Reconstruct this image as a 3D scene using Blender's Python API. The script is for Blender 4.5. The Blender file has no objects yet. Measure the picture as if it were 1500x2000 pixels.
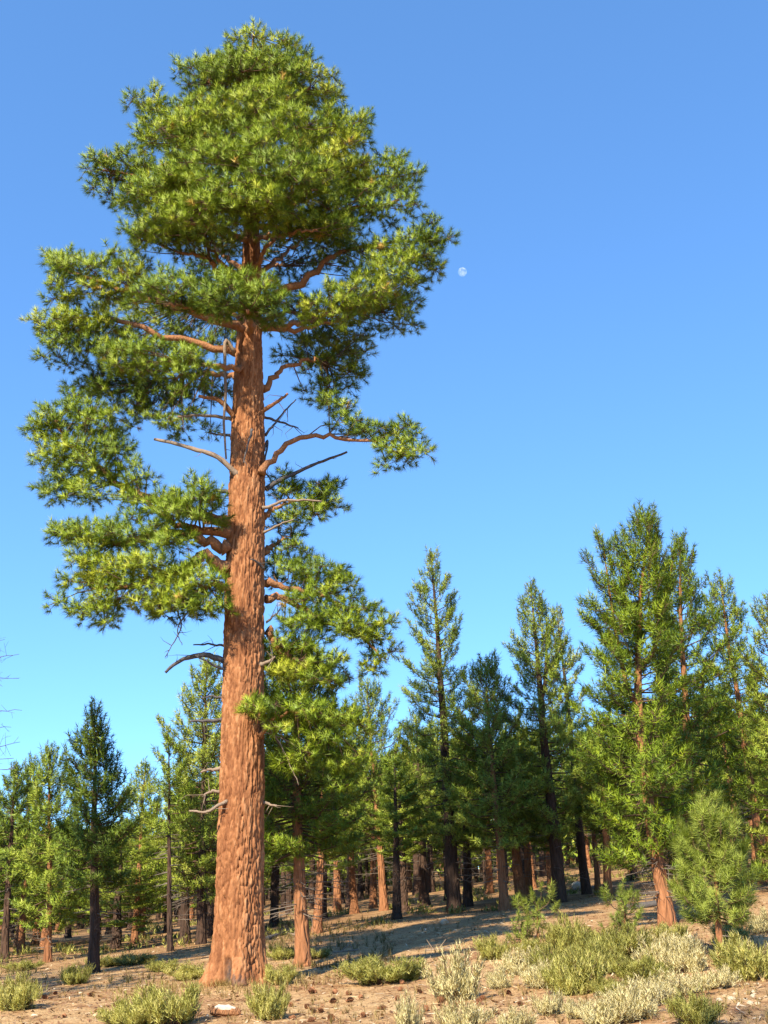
import bpy, math
import numpy as np
from mathutils import Matrix, Vector

SC = bpy.context.scene
COL = SC.collection
R = math.radians

# ------------------------------------------------------------------ camera
F_PX, CX, CY = 2000.0, 750.0, 1000.0        # focal length in photo pixels (1500 x 2000)
PITCH, ROLL = R(20.8), R(1.3)
EYE = np.array([0.0, 0.0, 1.75])
_r = np.array([1.0, 0, 0]); _u = np.array([0, -math.sin(PITCH), math.cos(PITCH)])
FWD = np.array([0, math.cos(PITCH), math.sin(PITCH)])
RIGHT = math.cos(ROLL) * _r - math.sin(ROLL) * _u
UP = math.sin(ROLL) * _r + math.cos(ROLL) * _u
cam_d = bpy.data.cameras.new('camera')
cam_d.sensor_fit = 'VERTICAL'; cam_d.sensor_height = 36; cam_d.lens = 36 * F_PX / 2000
cam_d.clip_start = 0.1; cam_d.clip_end = 6000
cam = bpy.data.objects.new('camera', cam_d); COL.objects.link(cam)
M3 = Matrix((RIGHT, UP, -FWD)).transposed()
cam.matrix_world = Matrix.Translation(Vector(EYE)) @ M3.to_4x4()
SC.camera = cam
SC.render.resolution_x, SC.render.resolution_y = 768, 1024

# ------------------------------------------------------------------ sky, sun, exposure
SUN_AZ, SUN_EL = R(24), R(39)               # behind the camera, a little to its left
TO_SUN = Vector((-math.sin(SUN_AZ) * math.cos(SUN_EL), -math.cos(SUN_AZ) * math.cos(SUN_EL), math.sin(SUN_EL)))
w = bpy.data.worlds.new('World'); SC.world = w; w.use_nodes = True
nt = w.node_tree; nt.nodes.clear()
sky = nt.nodes.new('ShaderNodeTexSky'); sky.sky_type = 'NISHITA'; sky.sun_disc = False
sky.sun_elevation = SUN_EL; sky.sun_rotation = math.pi + SUN_AZ
sky.altitude = 2000; sky.air_density = 1.0; sky.dust_density = 0.3; sky.ozone_density = 2.2
gm = nt.nodes.new('ShaderNodeGamma'); gm.inputs['Gamma'].default_value = 0.68        # the camera's soft tone curve for the whole sky
hs = nt.nodes.new('ShaderNodeMix'); hs.data_type = 'RGBA'; hs.blend_type = 'MULTIPLY'; hs.inputs[0].default_value = 1.0
hs.inputs[7].default_value = (0.57, 0.995, 1.46, 1)
bg = nt.nodes.new('ShaderNodeBackground'); bg.inputs['Strength'].default_value = 0.15
ow = nt.nodes.new('ShaderNodeOutputWorld')
nt.links.new(sky.outputs[0], gm.inputs[0]); nt.links.new(gm.outputs[0], hs.inputs[6]); nt.links.new(hs.outputs[2], bg.inputs[0]); nt.links.new(bg.outputs[0], ow.inputs[0])
sun_d = bpy.data.lights.new('sun', 'SUN'); sun_d.energy = 4.9; sun_d.angle = R(0.53); sun_d.color = (1.0, 0.86, 0.64)
sun = bpy.data.objects.new('sun', sun_d); COL.objects.link(sun)
sun.rotation_euler = TO_SUN.to_track_quat('Z', 'Y').to_euler(); sun.location = (-30, -60, 60)
SC.view_settings.view_transform = 'Standard'; SC.view_settings.look = 'None'
SC.view_settings.exposure = 1.25; SC.view_settings.gamma = 1.0; SC.view_settings.use_curve_mapping = False
SC.cycles.max_bounces = 6; SC.cycles.diffuse_bounces = 3; SC.cycles.transmission_bounces = 3; SC.cycles.transparent_max_bounces = 6

# ------------------------------------------------------------------ numeric helpers
def rng(s): return np.random.default_rng(s)
def unit(v): return v / (np.linalg.norm(v, axis=-1, keepdims=True) + 1e-9)
def ray(px, py):
    d = FWD + RIGHT * ((px - CX) / F_PX) + UP * ((CY - py) / F_PX)
    return d
def at(px, py, Y):                           # the point at forward distance Y seen at that pixel of the photo
    d = ray(px, py); return EYE + d * (Y / d[1])
def proj(p):
    v = np.asarray(p) - EYE; z = v @ FWD
    return CX + F_PX * (v @ RIGHT) / z, CY - F_PX * (v @ UP) / z
def mpp(p): return ((np.asarray(p) - EYE) @ FWD) / F_PX    # metres per photo pixel at a point

def hash2(ix, iy, s=0):
    n = (ix.astype(np.int64) * 374761393 + iy.astype(np.int64) * 668265263 + s * 974711 + 1013) & 0x7fffffff
    n = ((n ^ (n >> 13)) * 1274126177) & 0x7fffffff
    n = (n ^ (n >> 16)) & 0x7fffffff
    return n / 0x7fffffff
def vnoise(x, y, s=0):
    ix, iy = np.floor(x), np.floor(y); fx, fy = x - ix, y - iy
    fx = fx * fx * (3 - 2 * fx); fy = fy * fy * (3 - 2 * fy)
    a, b = hash2(ix, iy, s), hash2(ix + 1, iy, s); c, d = hash2(ix, iy + 1, s), hash2(ix + 1, iy + 1, s)
    return (a * (1 - fx) + b * fx) * (1 - fy) + (c * (1 - fx) + d * fx) * fy
def fbm(x, y, s=0, o=4):
    t, a = 0, 0.5
    for i in range(o): t = t + a * vnoise(x * 2 ** i, y * 2 ** i, s + i); a *= 0.5
    return t

def ground_z(x, y, fine=True):
    x = np.asarray(x, float); y = np.asarray(y, float)
    u = 0.105 * x + 0.043 * (y - 22) + 0.18
    k = 0.45
    z = k * np.logaddexp(0, u / k)
    cap = 7.0
    z = cap - 2.0 * np.logaddexp(0, (cap - z) / 2.0)
    z = z + 0.5 * (fbm(x / 14 + 50, y / 14 + 50, 3, 3) - 0.45)
    z = z + 0.13 * np.exp(-(((x + 3.3) / 1.25) ** 2 + ((y - 22.9) / 1.25) ** 2))      # mound of shed bark round the old pine
    if fine: z = z + 0.09 * (fbm(x / 1.3 + 90, y / 1.3 + 90, 5, 4) - 0.45)
    return z
def gz(x, y): return float(ground_z(np.array([x]), np.array([y]))[0])
def ground_hit(px, py):
    d = ray(px, py); t = np.linspace(4, 260, 6000); p = EYE + d * t[:, None]
    below = p[:, 2] < ground_z(p[:, 0], p[:, 1])
    i = int(np.argmax(below)) if below.any() else len(t) - 1
    return np.array([p[i, 0], p[i, 1], gz(p[i, 0], p[i, 1])])
def ground_px(px, d):                        # the ground point at forward distance d below photo column px
    x = 0.0
    for _ in range(20):
        p = np.array([x, d, gz(x, d)]); q = proj(p)[0]; x += (px - q) * mpp(p)
    return np.array([x, d, gz(x, d)])

# ------------------------------------------------------------------ mesh building
class MB:
    """Collects triangles and quads with a material index and one float attribute per vertex."""
    def __init__(s): s.v = []; s.t = []; s.q = []; s.tm = []; s.qm = []; s.a = []; s.nr = []; s.n = 0; s.cn = False
    def add(s, V, T=None, Q=None, mat=0, tint=0.5, nrm=None):
        V = np.asarray(V, float).reshape(-1, 3); s.v.append(V)
        s.a.append(np.broadcast_to(np.asarray(tint, float), (len(V),)))
        s.nr.append(np.zeros((len(V), 3)) if nrm is None else nrm); s.cn = s.cn or nrm is not None
        if T is not None and len(T): s.t.append(np.asarray(T) + s.n); s.tm.append(np.full(len(T), mat))
        if Q is not None and len(Q): s.q.append(np.asarray(Q) + s.n); s.qm.append(np.full(len(Q), mat))
        s.n += len(V)
    def mesh(s, name, mats, smooth=False, extra=None):
        V = np.concatenate(s.v) if s.v else np.zeros((0, 3))
        T = np.concatenate(s.t) if s.t else np.zeros((0, 3), int)
        Q = np.concatenate(s.q) if s.q else np.zeros((0, 4), int)
        me = bpy.data.meshes.new(name)
        me.vertices.add(len(V)); me.vertices.foreach_set('co', V.astype(np.float32).ravel())
        idx = np.concatenate([T.ravel(), Q.ravel()]).astype(np.int32)
        me.loops.add(len(idx)); me.loops.foreach_set('vertex_index', idx)
        n = len(T) + len(Q); me.polygons.add(n)
        st = np.concatenate([np.arange(len(T)) * 3, len(T) * 3 + np.arange(len(Q)) * 4]).astype(np.int32)
        me.polygons.foreach_set('loop_start', st)
        mi = np.concatenate((s.tm or []) + (s.qm or [])).astype(np.int32) if n else np.zeros(0, np.int32)
        me.polygons.foreach_set('material_index', mi)
        me.polygons.foreach_set('use_smooth', np.full(n, smooth or s.cn))
        at_ = me.attributes.new('tint', 'FLOAT', 'POINT'); at_.data.foreach_set('value', np.concatenate(s.a).astype(np.float32))
        for k, val in (extra or {}).items():
            e = me.attributes.new(k, 'FLOAT', 'POINT'); e.data.foreach_set('value', np.asarray(val, np.float32))
        for m in mats: me.materials.append(m)
        me.update(calc_edges=True)
        if s.cn: me.normals_split_custom_set_from_vertices(np.concatenate(s.nr).astype(np.float32))
        return me
    def obj(s, name, mats, parent=None, smooth=False, extra=None):
        o = bpy.data.objects.new(name, s.mesh(name, mats, smooth, extra)); COL.objects.link(o)
        if parent is not None: o.parent = parent
        return o

def frame(A):
    A = unit(A); ref = np.where(np.abs(A[..., 2:3]) < 0.9, np.array([0, 0, 1.0]), np.array([1.0, 0, 0]))
    X = unit(np.cross(ref, A)); return X, np.cross(A, X)
def segs(mb, P0, P1, r0, r1, mat=1, sides=3, tint=0.5):
    """Many straight tapered twigs at once."""
    P0 = np.asarray(P0).reshape(-1, 3); P1 = np.asarray(P1).reshape(-1, 3); n = len(P0)
    if n == 0: return
    X, Y = frame(P1 - P0 + 1e-9)
    r0 = np.broadcast_to(r0, (n,)); r1 = np.broadcast_to(r1, (n,))
    a = np.arange(sides) * 2 * math.pi / sides
    o = X[:, None] * np.cos(a)[None, :, None] + Y[:, None] * np.sin(a)[None, :, None]
    V = np.concatenate([P0[:, None] + o * r0[:, None, None], P1[:, None] + o * r1[:, None, None]], 1)
    j = np.arange(sides); k = (j + 1) % sides
    Q = np.stack([j, k, k + sides, j + sides], 1)[None] + (np.arange(n) * 2 * sides)[:, None, None]
    t = np.repeat(np.broadcast_to(tint, (n,)), 2 * sides)
    mb.add(V.reshape(-1, 3), Q=Q.reshape(-1, 4), mat=mat, tint=t)
def smooth_path(P, n):
    P = np.asarray(P, float); m = len(P)
    if m == 2: return P[0] + (P[1] - P[0]) * np.linspace(0, 1, n)[:, None]
    Pe = np.vstack([2 * P[0] - P[1], P, 2 * P[-1] - P[-2]]); out = []
    for t in np.linspace(0, m - 1 - 1e-6, n):
        i = int(t); f = t - i; a, b, c, d = Pe[i], Pe[i + 1], Pe[i + 2], Pe[i + 3]
        out.append(0.5 * (2 * b + (c - a) * f + (2 * a - 5 * b + 4 * c - d) * f * f + (3 * b - a - 3 * c + d) * f ** 3))
    return np.array(out)
def tube(mb, P, rad, sides=8, mat=0, tint=0.5, rough=0.0, seed=0, cap=True):
    P = np.asarray(P, float); n = len(P); rad = np.broadcast_to(rad, (n,)).astype(float)
    T = unit(np.gradient(P, axis=0)); X, Y = frame(T[0]); Xs = []
    for i in range(n):
        X = unit(X - T[i] * (X @ T[i])); Xs.append(X)
    X = np.array(Xs); Y = np.cross(T, X)
    a = np.arange(sides) * 2 * math.pi / sides
    rr = rad[:, None] * (1 + rough * (rng(seed).random((n, sides)) - 0.5) * 2)
    V = P[:, None] + (X[:, None] * np.cos(a)[None, :, None] + Y[:, None] * np.sin(a)[None, :, None]) * rr[..., None]
    i = np.arange(n - 1)[:, None] * sides; j = np.arange(sides)[None]; k = (j + 1) % sides
    Q = np.stack([i + j, i + k, i + k + sides, i + j + sides], -1).reshape(-1, 4)
    V = np.vstack([V.reshape(-1, 3), P[:1], P[-1:]])
    j = np.arange(sides); k = (j + 1) % sides
    Tt = np.vstack([np.stack([k, j, np.full(sides, n * sides)], 1), np.stack([(n - 1) * sides + j, (n - 1) * sides + k, np.full(sides, n * sides + 1)], 1)]) if cap else None
    mb.add(V, T=Tt, Q=Q, mat=mat, tint=tint)
def tufts(mb, P, A, r, K=50, axis=0.10, length=0.17, width=0.008, tint=0.5, spread=(0.45, 1.35), mat=0):
    """Needle tufts: K thin needles round the last stretch of each twig."""
    n = len(P)
    if n == 0: return
    P = np.asarray(P)[:, None]; A = unit(np.asarray(A)); X, Y = frame(A); A, X, Y = A[:, None], X[:, None], Y[:, None]
    s = r.random((n, K, 1)); ph = r.random((n, K, 1)) * 2 * math.pi
    al = spread[1] - (spread[1] - spread[0]) * s + (r.random((n, K, 1)) - 0.5) * 0.7
    axis = np.broadcast_to(axis, (n,))[:, None, None]; length = np.broadcast_to(length, (n,))[:, None, None]
    B = P + A * (s - 0.7) * axis
    D = A * np.cos(al) + (X * np.cos(ph) + Y * np.sin(ph)) * np.sin(al)
    L = length * (0.75 + 0.4 * r.random((n, K, 1)))
    S = unit(np.cross(D, r.normal(size=(n, K, 3)))) * (width * 0.5)
    tip = B + D * L; tip[..., 2] -= 0.12 * L[..., 0] * (1 - np.abs(D[..., 2]))
    G = unit(np.cross(S, D)); out = D + A * 0.35; flip = np.sum(G * out, -1, keepdims=True) < 0
    S = np.where(flip, -S, S); G = np.where(flip, -G, G)     # needles face outwards, so a tuft is shaded as a round brush
    Nn = np.repeat(unit(G * 0.18 + D * 0.75 + A * 0.35 + np.array([0, 0, 0.1]))[:, :, None], 3, 2).reshape(-1, 3)
    V = np.stack([B - S, B + S, tip], 2).reshape(-1, 3)
    t = np.repeat(np.broadcast_to(tint, (n,)), K) + (r.random(n * K) - 0.5) * 0.07
    mb.add(V, T=np.arange(n * K * 3).reshape(-1, 3), mat=mat, tint=np.repeat(t, 3), nrm=Nn)

def spaced(T, dmin, nmax):
    keep = []
    for i in range(len(T)):
        if not keep or np.min(np.sum((T[keep] - T[i]) ** 2, 1)) > dmin * dmin: keep.append(i)
        if len(keep) >= nmax: break
    return np.array(keep)
def tag(o, label=None, cat=None, group=None, kind=None):
    if label: o['label'] = label
    if cat: o['category'] = cat
    if group: o['group'] = group
    if kind: o['kind'] = kind
    return o
def empty(name, loc, quat=None):
    o = bpy.data.objects.new(name, None); COL.objects.link(o); o.location = loc; o.empty_display_size = 0.3
    if quat is not None: o.rotation_mode = 'QUATERNION'; o.rotation_quaternion = quat
    return o

# ------------------------------------------------------------------ materials
class NB:
    def __init__(s, name):
        s.m = bpy.data.materials.new(name); s.m.use_nodes = True; s.t = s.m.node_tree; s.t.nodes.clear()
        s.out = s.t.nodes.new('ShaderNodeOutputMaterial')
    def n(s, typ, ins=None, **kw):
        nd = s.t.nodes.new('ShaderNode' + typ)
        for k, v in kw.items(): setattr(nd, k, v)
        for k, v in (ins or {}).items():
            if isinstance(v, bpy.types.NodeSocket): s.t.links.new(v, nd.inputs[k])
            else: nd.inputs[k].default_value = v
        return nd
    def ramp(s, fac, stops):
        nd = s.t.nodes.new('ShaderNodeValToRGB'); e = nd.color_ramp.elements
        while len(e) < len(stops): e.new(0.5)
        for el, (p, c) in zip(e, stops): el.position = p; el.color = (*c, 1)
        s.t.links.new(fac, nd.inputs[0]); return nd.outputs[0]
    def mix(s, fac, a, b, mode='MIX'):
        nd = s.t.nodes.new('ShaderNodeMix'); nd.data_type = 'RGBA'; nd.blend_type = mode
        for k, v in ((0, fac), (6, a), (7, b)):
            if isinstance(v, bpy.types.NodeSocket): s.t.links.new(v, nd.inputs[k])
            else: nd.inputs[k].default_value = v if k == 0 else (*v, 1)
        return nd.outputs[2]
    def math(s, op, a, b=0.5):
        nd = s.t.nodes.new('ShaderNodeMath'); nd.operation = op
        for k, v in ((0, a), (1, b)):
            if isinstance(v, bpy.types.NodeSocket): s.t.links.new(v, nd.inputs[k])
            else: nd.inputs[k].default_value = v
        return nd.outputs[0]
    def done(s, shader): s.t.links.new(shader, s.out.inputs[0]); return s.m

def leaf_mat(name, stops, trans=0.25, rand=0.25, tcol=(0.30, 0.36, 0.04)):
    b = NB(name)
    t = b.n('Attribute', attribute_name='tint').outputs['Fac']
    oi = b.n('ObjectInfo').outputs['Random']
    f = b.math('ADD', t, b.math('MULTIPLY', b.math('SUBTRACT', oi, 0.5), rand))
    c = b.ramp(f, stops)
    d = b.n('BsdfPrincipled', {'Base Color': c, 'Roughness': 0.5, 'Specular IOR Level': 0.3}).outputs[0]
    tc = b.mix(0.55, c, tcol)
    tr = b.n('BsdfTranslucent', {'Color': tc}).outputs[0]
    return b.done(b.n('MixShader', {0: trans, 1: d, 2: tr}).outputs[0])
NEEDLE = leaf_mat('pine_needles', [(0.0, (0.060, 0.105, 0.014)), (0.35, (0.145, 0.225, 0.014)), (0.65, (0.245, 0.325, 0.018)), (0.88, (0.350, 0.390, 0.028)), (1.0, (0.36, 0.22, 0.04))], 0.10, 0.0)
NEEDLE_YOUNG = leaf_mat('young_pine_needles', [(0.0, (0.045, 0.085, 0.020)), (0.4, (0.180, 0.265, 0.026)), (0.75, (0.315, 0.380, 0.045)), (1.0, (0.42, 0.45, 0.09))], 0.16, 0.3)
NEEDLE_SAPLING = leaf_mat('sapling_needles', [(0.0, (0.08, 0.14, 0.03)), (0.5, (0.21, 0.29, 0.045)), (1.0, (0.34, 0.40, 0.075))], 0.3, 0.2)
SAGE = leaf_mat('sagebrush_leaves', [(0.0, (0.40, 0.36, 0.17)), (0.5, (0.68, 0.61, 0.32)), (1.0, (0.84, 0.76, 0.46))], 0.2, 0.2, (0.5, 0.5, 0.25))
BRUSH = leaf_mat('bitterbrush_leaves', [(0.0, (0.19, 0.20, 0.05)), (0.5, (0.42, 0.42, 0.11)), (1.0, (0.64, 0.58, 0.22))], 0.25, 0.35, (0.3, 0.3, 0.05))
GRASS = leaf_mat('dry_grass', [(0.0, (0.16, 0.15, 0.05)), (0.5, (0.38, 0.28, 0.11)), (1.0, (0.56, 0.43, 0.20))], 0.2, 0.0, (0.5, 0.4, 0.15))

def wood_mat(name, stops, scale=(14, 14, 2.0), bump=0.5, dist=0.02, rough=0.85):
    b = NB(name)
    tc = b.n('TexCoord').outputs['Object']
    mp = b.n('Mapping', {'Vector': tc, 'Scale': scale}).outputs[0]
    nz = b.n('TexNoise', {'Vector': mp, 'Scale': 1.0, 'Detail': 5.0, 'Roughness': 0.65}).outputs[0]
    vo = b.n('TexVoronoi', {'Vector': mp, 'Scale': 0.9}, feature='DISTANCE_TO_EDGE').outputs['Distance']
    at_ = b.n('Attribute', attribute_name='tint').outputs['Fac']
    f = b.math('ADD', b.math('MULTIPLY', nz, 0.7), b.math('MULTIPLY', at_, 0.35))
    c = b.ramp(f, stops)
    h = b.math('ADD', b.math('MINIMUM', b.math('MULTIPLY', vo, 4.0), 1.0), b.math('MULTIPLY', nz, 0.7))
    bp = b.n('Bump', {'Strength': bump, 'Distance': dist, 'Height': h}).outputs[0]
    return b.done(b.n('BsdfPrincipled', {'Base Color': c, 'Roughness': rough, 'Specular IOR Level': 0.2, 'Normal': bp}).outputs[0])
BARK_YOUNG = wood_mat('young_pine_bark', [(0.25, (0.10, 0.05, 0.028)), (0.5, (0.22, 0.098, 0.046)), (0.75, (0.36, 0.165, 0.08))], (9, 9, 2.0), 0.9, 0.04)
BARK_DARK_SHADED = wood_mat('dark_shaded_pine_bark', [(0.25, (0.022, 0.016, 0.013)), (0.5, (0.050, 0.032, 0.024)), (0.75, (0.105, 0.06, 0.04))], (9, 9, 2.0), 0.9, 0.04)  # blackish bark, darkened further to paint in the shade on these trunks
LIMB = wood_mat('limb_bark', [(0.25, (0.13, 0.065, 0.035)), (0.5, (0.24, 0.115, 0.055)), (0.75, (0.36, 0.18, 0.09))], (22, 22, 12), 0.7, 0.015)
TWIG = wood_mat('twig_bark', [(0.2, (0.055, 0.036, 0.024)), (0.6, (0.12, 0.075, 0.05)), (0.9, (0.2, 0.13, 0.085))], (30, 30, 30), 0.3, 0.004)
DEADWOOD = wood_mat('weathered_deadwood', [(0.25, (0.11, 0.08, 0.06)), (0.5, (0.21, 0.16, 0.12)), (0.8, (0.36, 0.28, 0.21))], (30, 30, 30), 0.5, 0.006)
CHARWOOD = wood_mat('dark_deadwood', [(0.25, (0.03, 0.028, 0.03)), (0.5, (0.075, 0.07, 0.072)), (0.8, (0.17, 0.15, 0.15))], (30, 30, 30), 0.5, 0.006)
GREYTWIG = wood_mat('grey_twigs', [(0.25, (0.07, 0.06, 0.052)), (0.5, (0.15, 0.125, 0.105)), (0.8, (0.26, 0.22, 0.19))], (30, 30, 30), 0.3, 0.004)
STONE = wood_mat('pale_stone', [(0.2, (0.30, 0.25, 0.18)), (0.5, (0.44, 0.38, 0.28)), (0.9, (0.58, 0.52, 0.40))], (9, 9, 9), 0.5, 0.02)
BONE = wood_mat('bleached_wood', [(0.2, (0.34, 0.30, 0.25)), (0.6, (0.50, 0.46, 0.40)), (0.9, (0.62, 0.58, 0.52))], (16, 16, 16), 0.3, 0.008)
CONE = wood_mat('cone_scales', [(0.2, (0.12, 0.055, 0.028)), (0.6, (0.24, 0.11, 0.055)), (0.9, (0.36, 0.18, 0.09))], (40, 40, 40), 0.3, 0.004)

def bark_big():
    b = NB('old_pine_bark')
    tc = b.n('TexCoord').outputs['Object']
    pl = b.n('Attribute', attribute_name='tint').outputs['Fac']
    ch = b.n('Attribute', attribute_name='char').outputs['Fac']
    n1 = b.n('TexNoise', {'Vector': b.n('Mapping', {'Vector': tc, 'Scale': (38, 38, 16)}).outputs[0], 'Scale': 1.0, 'Detail': 6.0, 'Roughness': 0.7}).outputs[0]
    n2 = b.n('TexNoise', {'Vector': b.n('Mapping', {'Vector': tc, 'Scale': (1.6, 1.6, 0.35)}).outputs[0], 'Scale': 1.0, 'Detail': 3.0}).outputs[0]
    f = b.math('ADD', b.math('ADD', b.math('MULTIPLY', pl, 0.42), b.math('MULTIPLY', n1, 0.42)), b.math('MULTIPLY', n2, 0.26))
    c = b.ramp(f, [(0.30, (0.060, 0.023, 0.011)), (0.44, (0.165, 0.066, 0.029)), (0.60, (0.285, 0.128, 0.057)), (0.78, (0.42, 0.235, 0.125))])
    c = b.mix(ch, c, (0.05, 0.048, 0.052))
    bp = b.n('Bump', {'Strength': 0.6, 'Distance': 0.012, 'Height': n1}).outputs[0]
    return b.done(b.n('BsdfPrincipled', {'Base Color': c, 'Roughness': 0.85, 'Specular IOR Level': 0.15, 'Normal': bp}).outputs[0])
BARK_OLD = bark_big()

def ground_mat():
    b = NB('forest_soil')
    tc = b.n('TexCoord').outputs['Object']
    def nz(s, d=5.0, r=0.6): return b.n('TexNoise', {'Vector': tc, 'Scale': s, 'Detail': d, 'Roughness': r}).outputs[0]
    a, c_, f = nz(0.35), nz(2.3), nz(17.0, 6.0, 0.75)
    base = b.ramp(b.math('ADD', b.math('MULTIPLY', a, 0.45), b.math('MULTIPLY', c_, 0.55)),
                  [(0.30, (0.15, 0.075, 0.038)), (0.42, (0.30, 0.175, 0.09)), (0.52, (0.44, 0.295, 0.155)), (0.62, (0.51, 0.37, 0.21)), (0.72, (0.58, 0.45, 0.28))])
    lit = b.ramp(f, [(0.36, (0.42, 0.33, 0.27)), (0.47, (0.9, 0.87, 0.84)), (0.56, (1.05, 1.03, 1.0)), (0.68, (1.3, 1.25, 1.15))])
    col = b.mix(1.0, base, lit, 'MULTIPLY')
    # patchy duff brown paints in shade under the wood; the clearing stays pale soil
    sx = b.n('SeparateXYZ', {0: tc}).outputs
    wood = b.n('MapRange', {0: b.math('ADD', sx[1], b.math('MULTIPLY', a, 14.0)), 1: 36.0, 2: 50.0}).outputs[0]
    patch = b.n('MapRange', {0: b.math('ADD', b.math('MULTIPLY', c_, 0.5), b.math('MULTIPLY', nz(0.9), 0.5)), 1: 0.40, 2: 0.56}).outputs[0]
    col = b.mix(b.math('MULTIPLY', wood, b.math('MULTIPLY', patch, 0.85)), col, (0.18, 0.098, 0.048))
    vo = b.n('TexVoronoi', {'Vector': tc, 'Scale': 22.0}).outputs['Distance']
    h = b.math('ADD', b.math('ADD', b.math('MULTIPLY', f, 0.8), c_), b.math('MULTIPLY', vo, 0.4))
    bp = b.n('Bump', {'Strength': 0.8, 'Distance': 0.05, 'Height': h}).outputs[0]
    return b.done(b.n('BsdfPrincipled', {'Base Color': col, 'Roughness': 0.95, 'Specular IOR Level': 0.1, 'Normal': bp}).outputs[0])
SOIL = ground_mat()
LITTER = leaf_mat('needle_litter', [(0.0, (0.10, 0.05, 0.025)), (0.4, (0.26, 0.14, 0.07)), (0.7, (0.42, 0.29, 0.16)), (1.0, (0.60, 0.50, 0.36))], 0.05, 0.0, (0.3, 0.2, 0.1))

# ------------------------------------------------------------------ ground
def axis_nodes(lo, hi, n, c, s):
    t = np.linspace(math.asinh((lo - c) / s), math.asinh((hi - c) / s), n); return c + s * np.sinh(t)
def build_ground():
    xs = axis_nodes(-1600, 1600, 225, 0, 9); ys = axis_nodes(-1400, 2600, 275, 20, 9)
    X, Y = np.meshgrid(xs, ys); Z = ground_z(X.ravel(), Y.ravel())
    V = np.stack([X.ravel(), Y.ravel(), Z], 1); nx = len(xs)
    i = np.arange(len(ys) - 1)[:, None] * nx; j = np.arange(nx - 1)[None]
    Q = np.stack([i + j, i + j + 1, i + j + 1 + nx, i + j + nx], -1).reshape(-1, 4)
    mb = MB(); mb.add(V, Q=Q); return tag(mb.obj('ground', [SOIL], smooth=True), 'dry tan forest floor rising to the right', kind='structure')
build_ground()

# ------------------------------------------------------------------ moon (its own lit side adds to the blue air in front of it)
def build_moon():
    b = NB('moonlit_rock')
    n = b.n('TexNoise', {'Vector': b.n('TexCoord').outputs['Object'], 'Scale': 0.11, 'Detail': 4.0}).outputs[0]
    c = b.ramp(n, [(0.35, (0.03, 0.027, 0.022)), (0.6, (0.13, 0.12, 0.10))])
    d = b.n('BsdfDiffuse', {'Color': c}).outputs[0]
    m = b.done(b.n('AddShader', {0: b.n('BsdfTransparent').outputs[0], 1: d}).outputs[0])
    c0 = at(903, 531, 2600); rad = 8.6 * mpp(c0)
    mb = MB(); nu, nv = 40, 20
    th = np.linspace(0, math.pi, nv + 1); ph = np.arange(nu) * 2 * math.pi / nu
    V = np.stack([np.sin(th)[:, None] * np.cos(ph), np.sin(th)[:, None] * np.sin(ph), np.cos(th)[:, None] * np.ones(nu)], -1).reshape(-1, 3)
    i = np.arange(nv)[:, None] * nu; j = np.arange(nu)[None]; k = (j + 1) % nu
    mb.add(V * rad, Q=np.stack([i + j, i + nu + j, i + nu + k, i + k], -1).reshape(-1, 4))
    o = mb.obj('moon', [m], smooth=True); o.location = c0
    tag(o, 'pale daytime moon high in the blue sky', 'moon')
build_moon()

# ------------------------------------------------------------------ the old pine in front
Y0 = 23.0
BASE = at(464, 1936, Y0); BASE[2] = gz(BASE[0], BASE[1])
TR_PX = [(464, 1936), (467, 1800), (473, 1500), (477, 1200), (481, 1000), (484, 850), (486, 700), (490, 550), (491, 430), (489, 300), (490, 180), (495, 62)]
TR_W = [(1960, 104), (1900, 101), (1800, 97), (1650, 92), (1500, 87), (1200, 79), (1000, 73), (850, 67), (700, 54), (550, 40), (420, 29), (250, 17), (120, 8), (50, 2)]
AX = np.array([at(a, b, Y0) for a, b in TR_PX]); AX[0] = BASE - np.array([0, 0, 0.25])
def trunk_at(py):
    p = np.array([np.interp(-py, [-q[1] for q in TR_PX], AX[:, i]) for i in range(3)])
    wpx = np.interp(-py, [-q[0] for q in TR_W], [q[1] for q in TR_W])
    return p, 0.5 * wpx * mpp(p)
def plates(s, z, circ, cw, chh, seed):
    """Elongated bark plates: distance to the joint and the plate's own number, periodic round the trunk."""
    nx = max(3, int(round(circ / cw))); gx = s / circ * nx; gy = z / chh
    ix = np.floor(gx); f1 = np.full(s.shape, 9.0); f2 = np.full(s.shape, 9.0); cid = np.zeros(s.shape)
    for dy in (-1, 0, 1):
        for dx in (-1, 0, 1):
            cx = ix + dx; wx = np.mod(cx, nx); gyo = gy + 7 * hash2(wx, wx * 0, seed + 31); cy = np.floor(gyo) + dy
            px = cx + 1.0 * hash2(wx, cy, seed); py = cy + 1.0 * hash2(wx, cy, seed + 7)
            d = np.sqrt((gx - px) ** 2 + (gyo - py) ** 2); c = hash2(wx, cy, seed + 13)
            near = d < f1; f2 = np.where(near, f1, np.minimum(f2, d)); cid = np.where(near, c, cid); f1 = np.where(near, d, f1)
    return f2 - f1, cid
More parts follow.
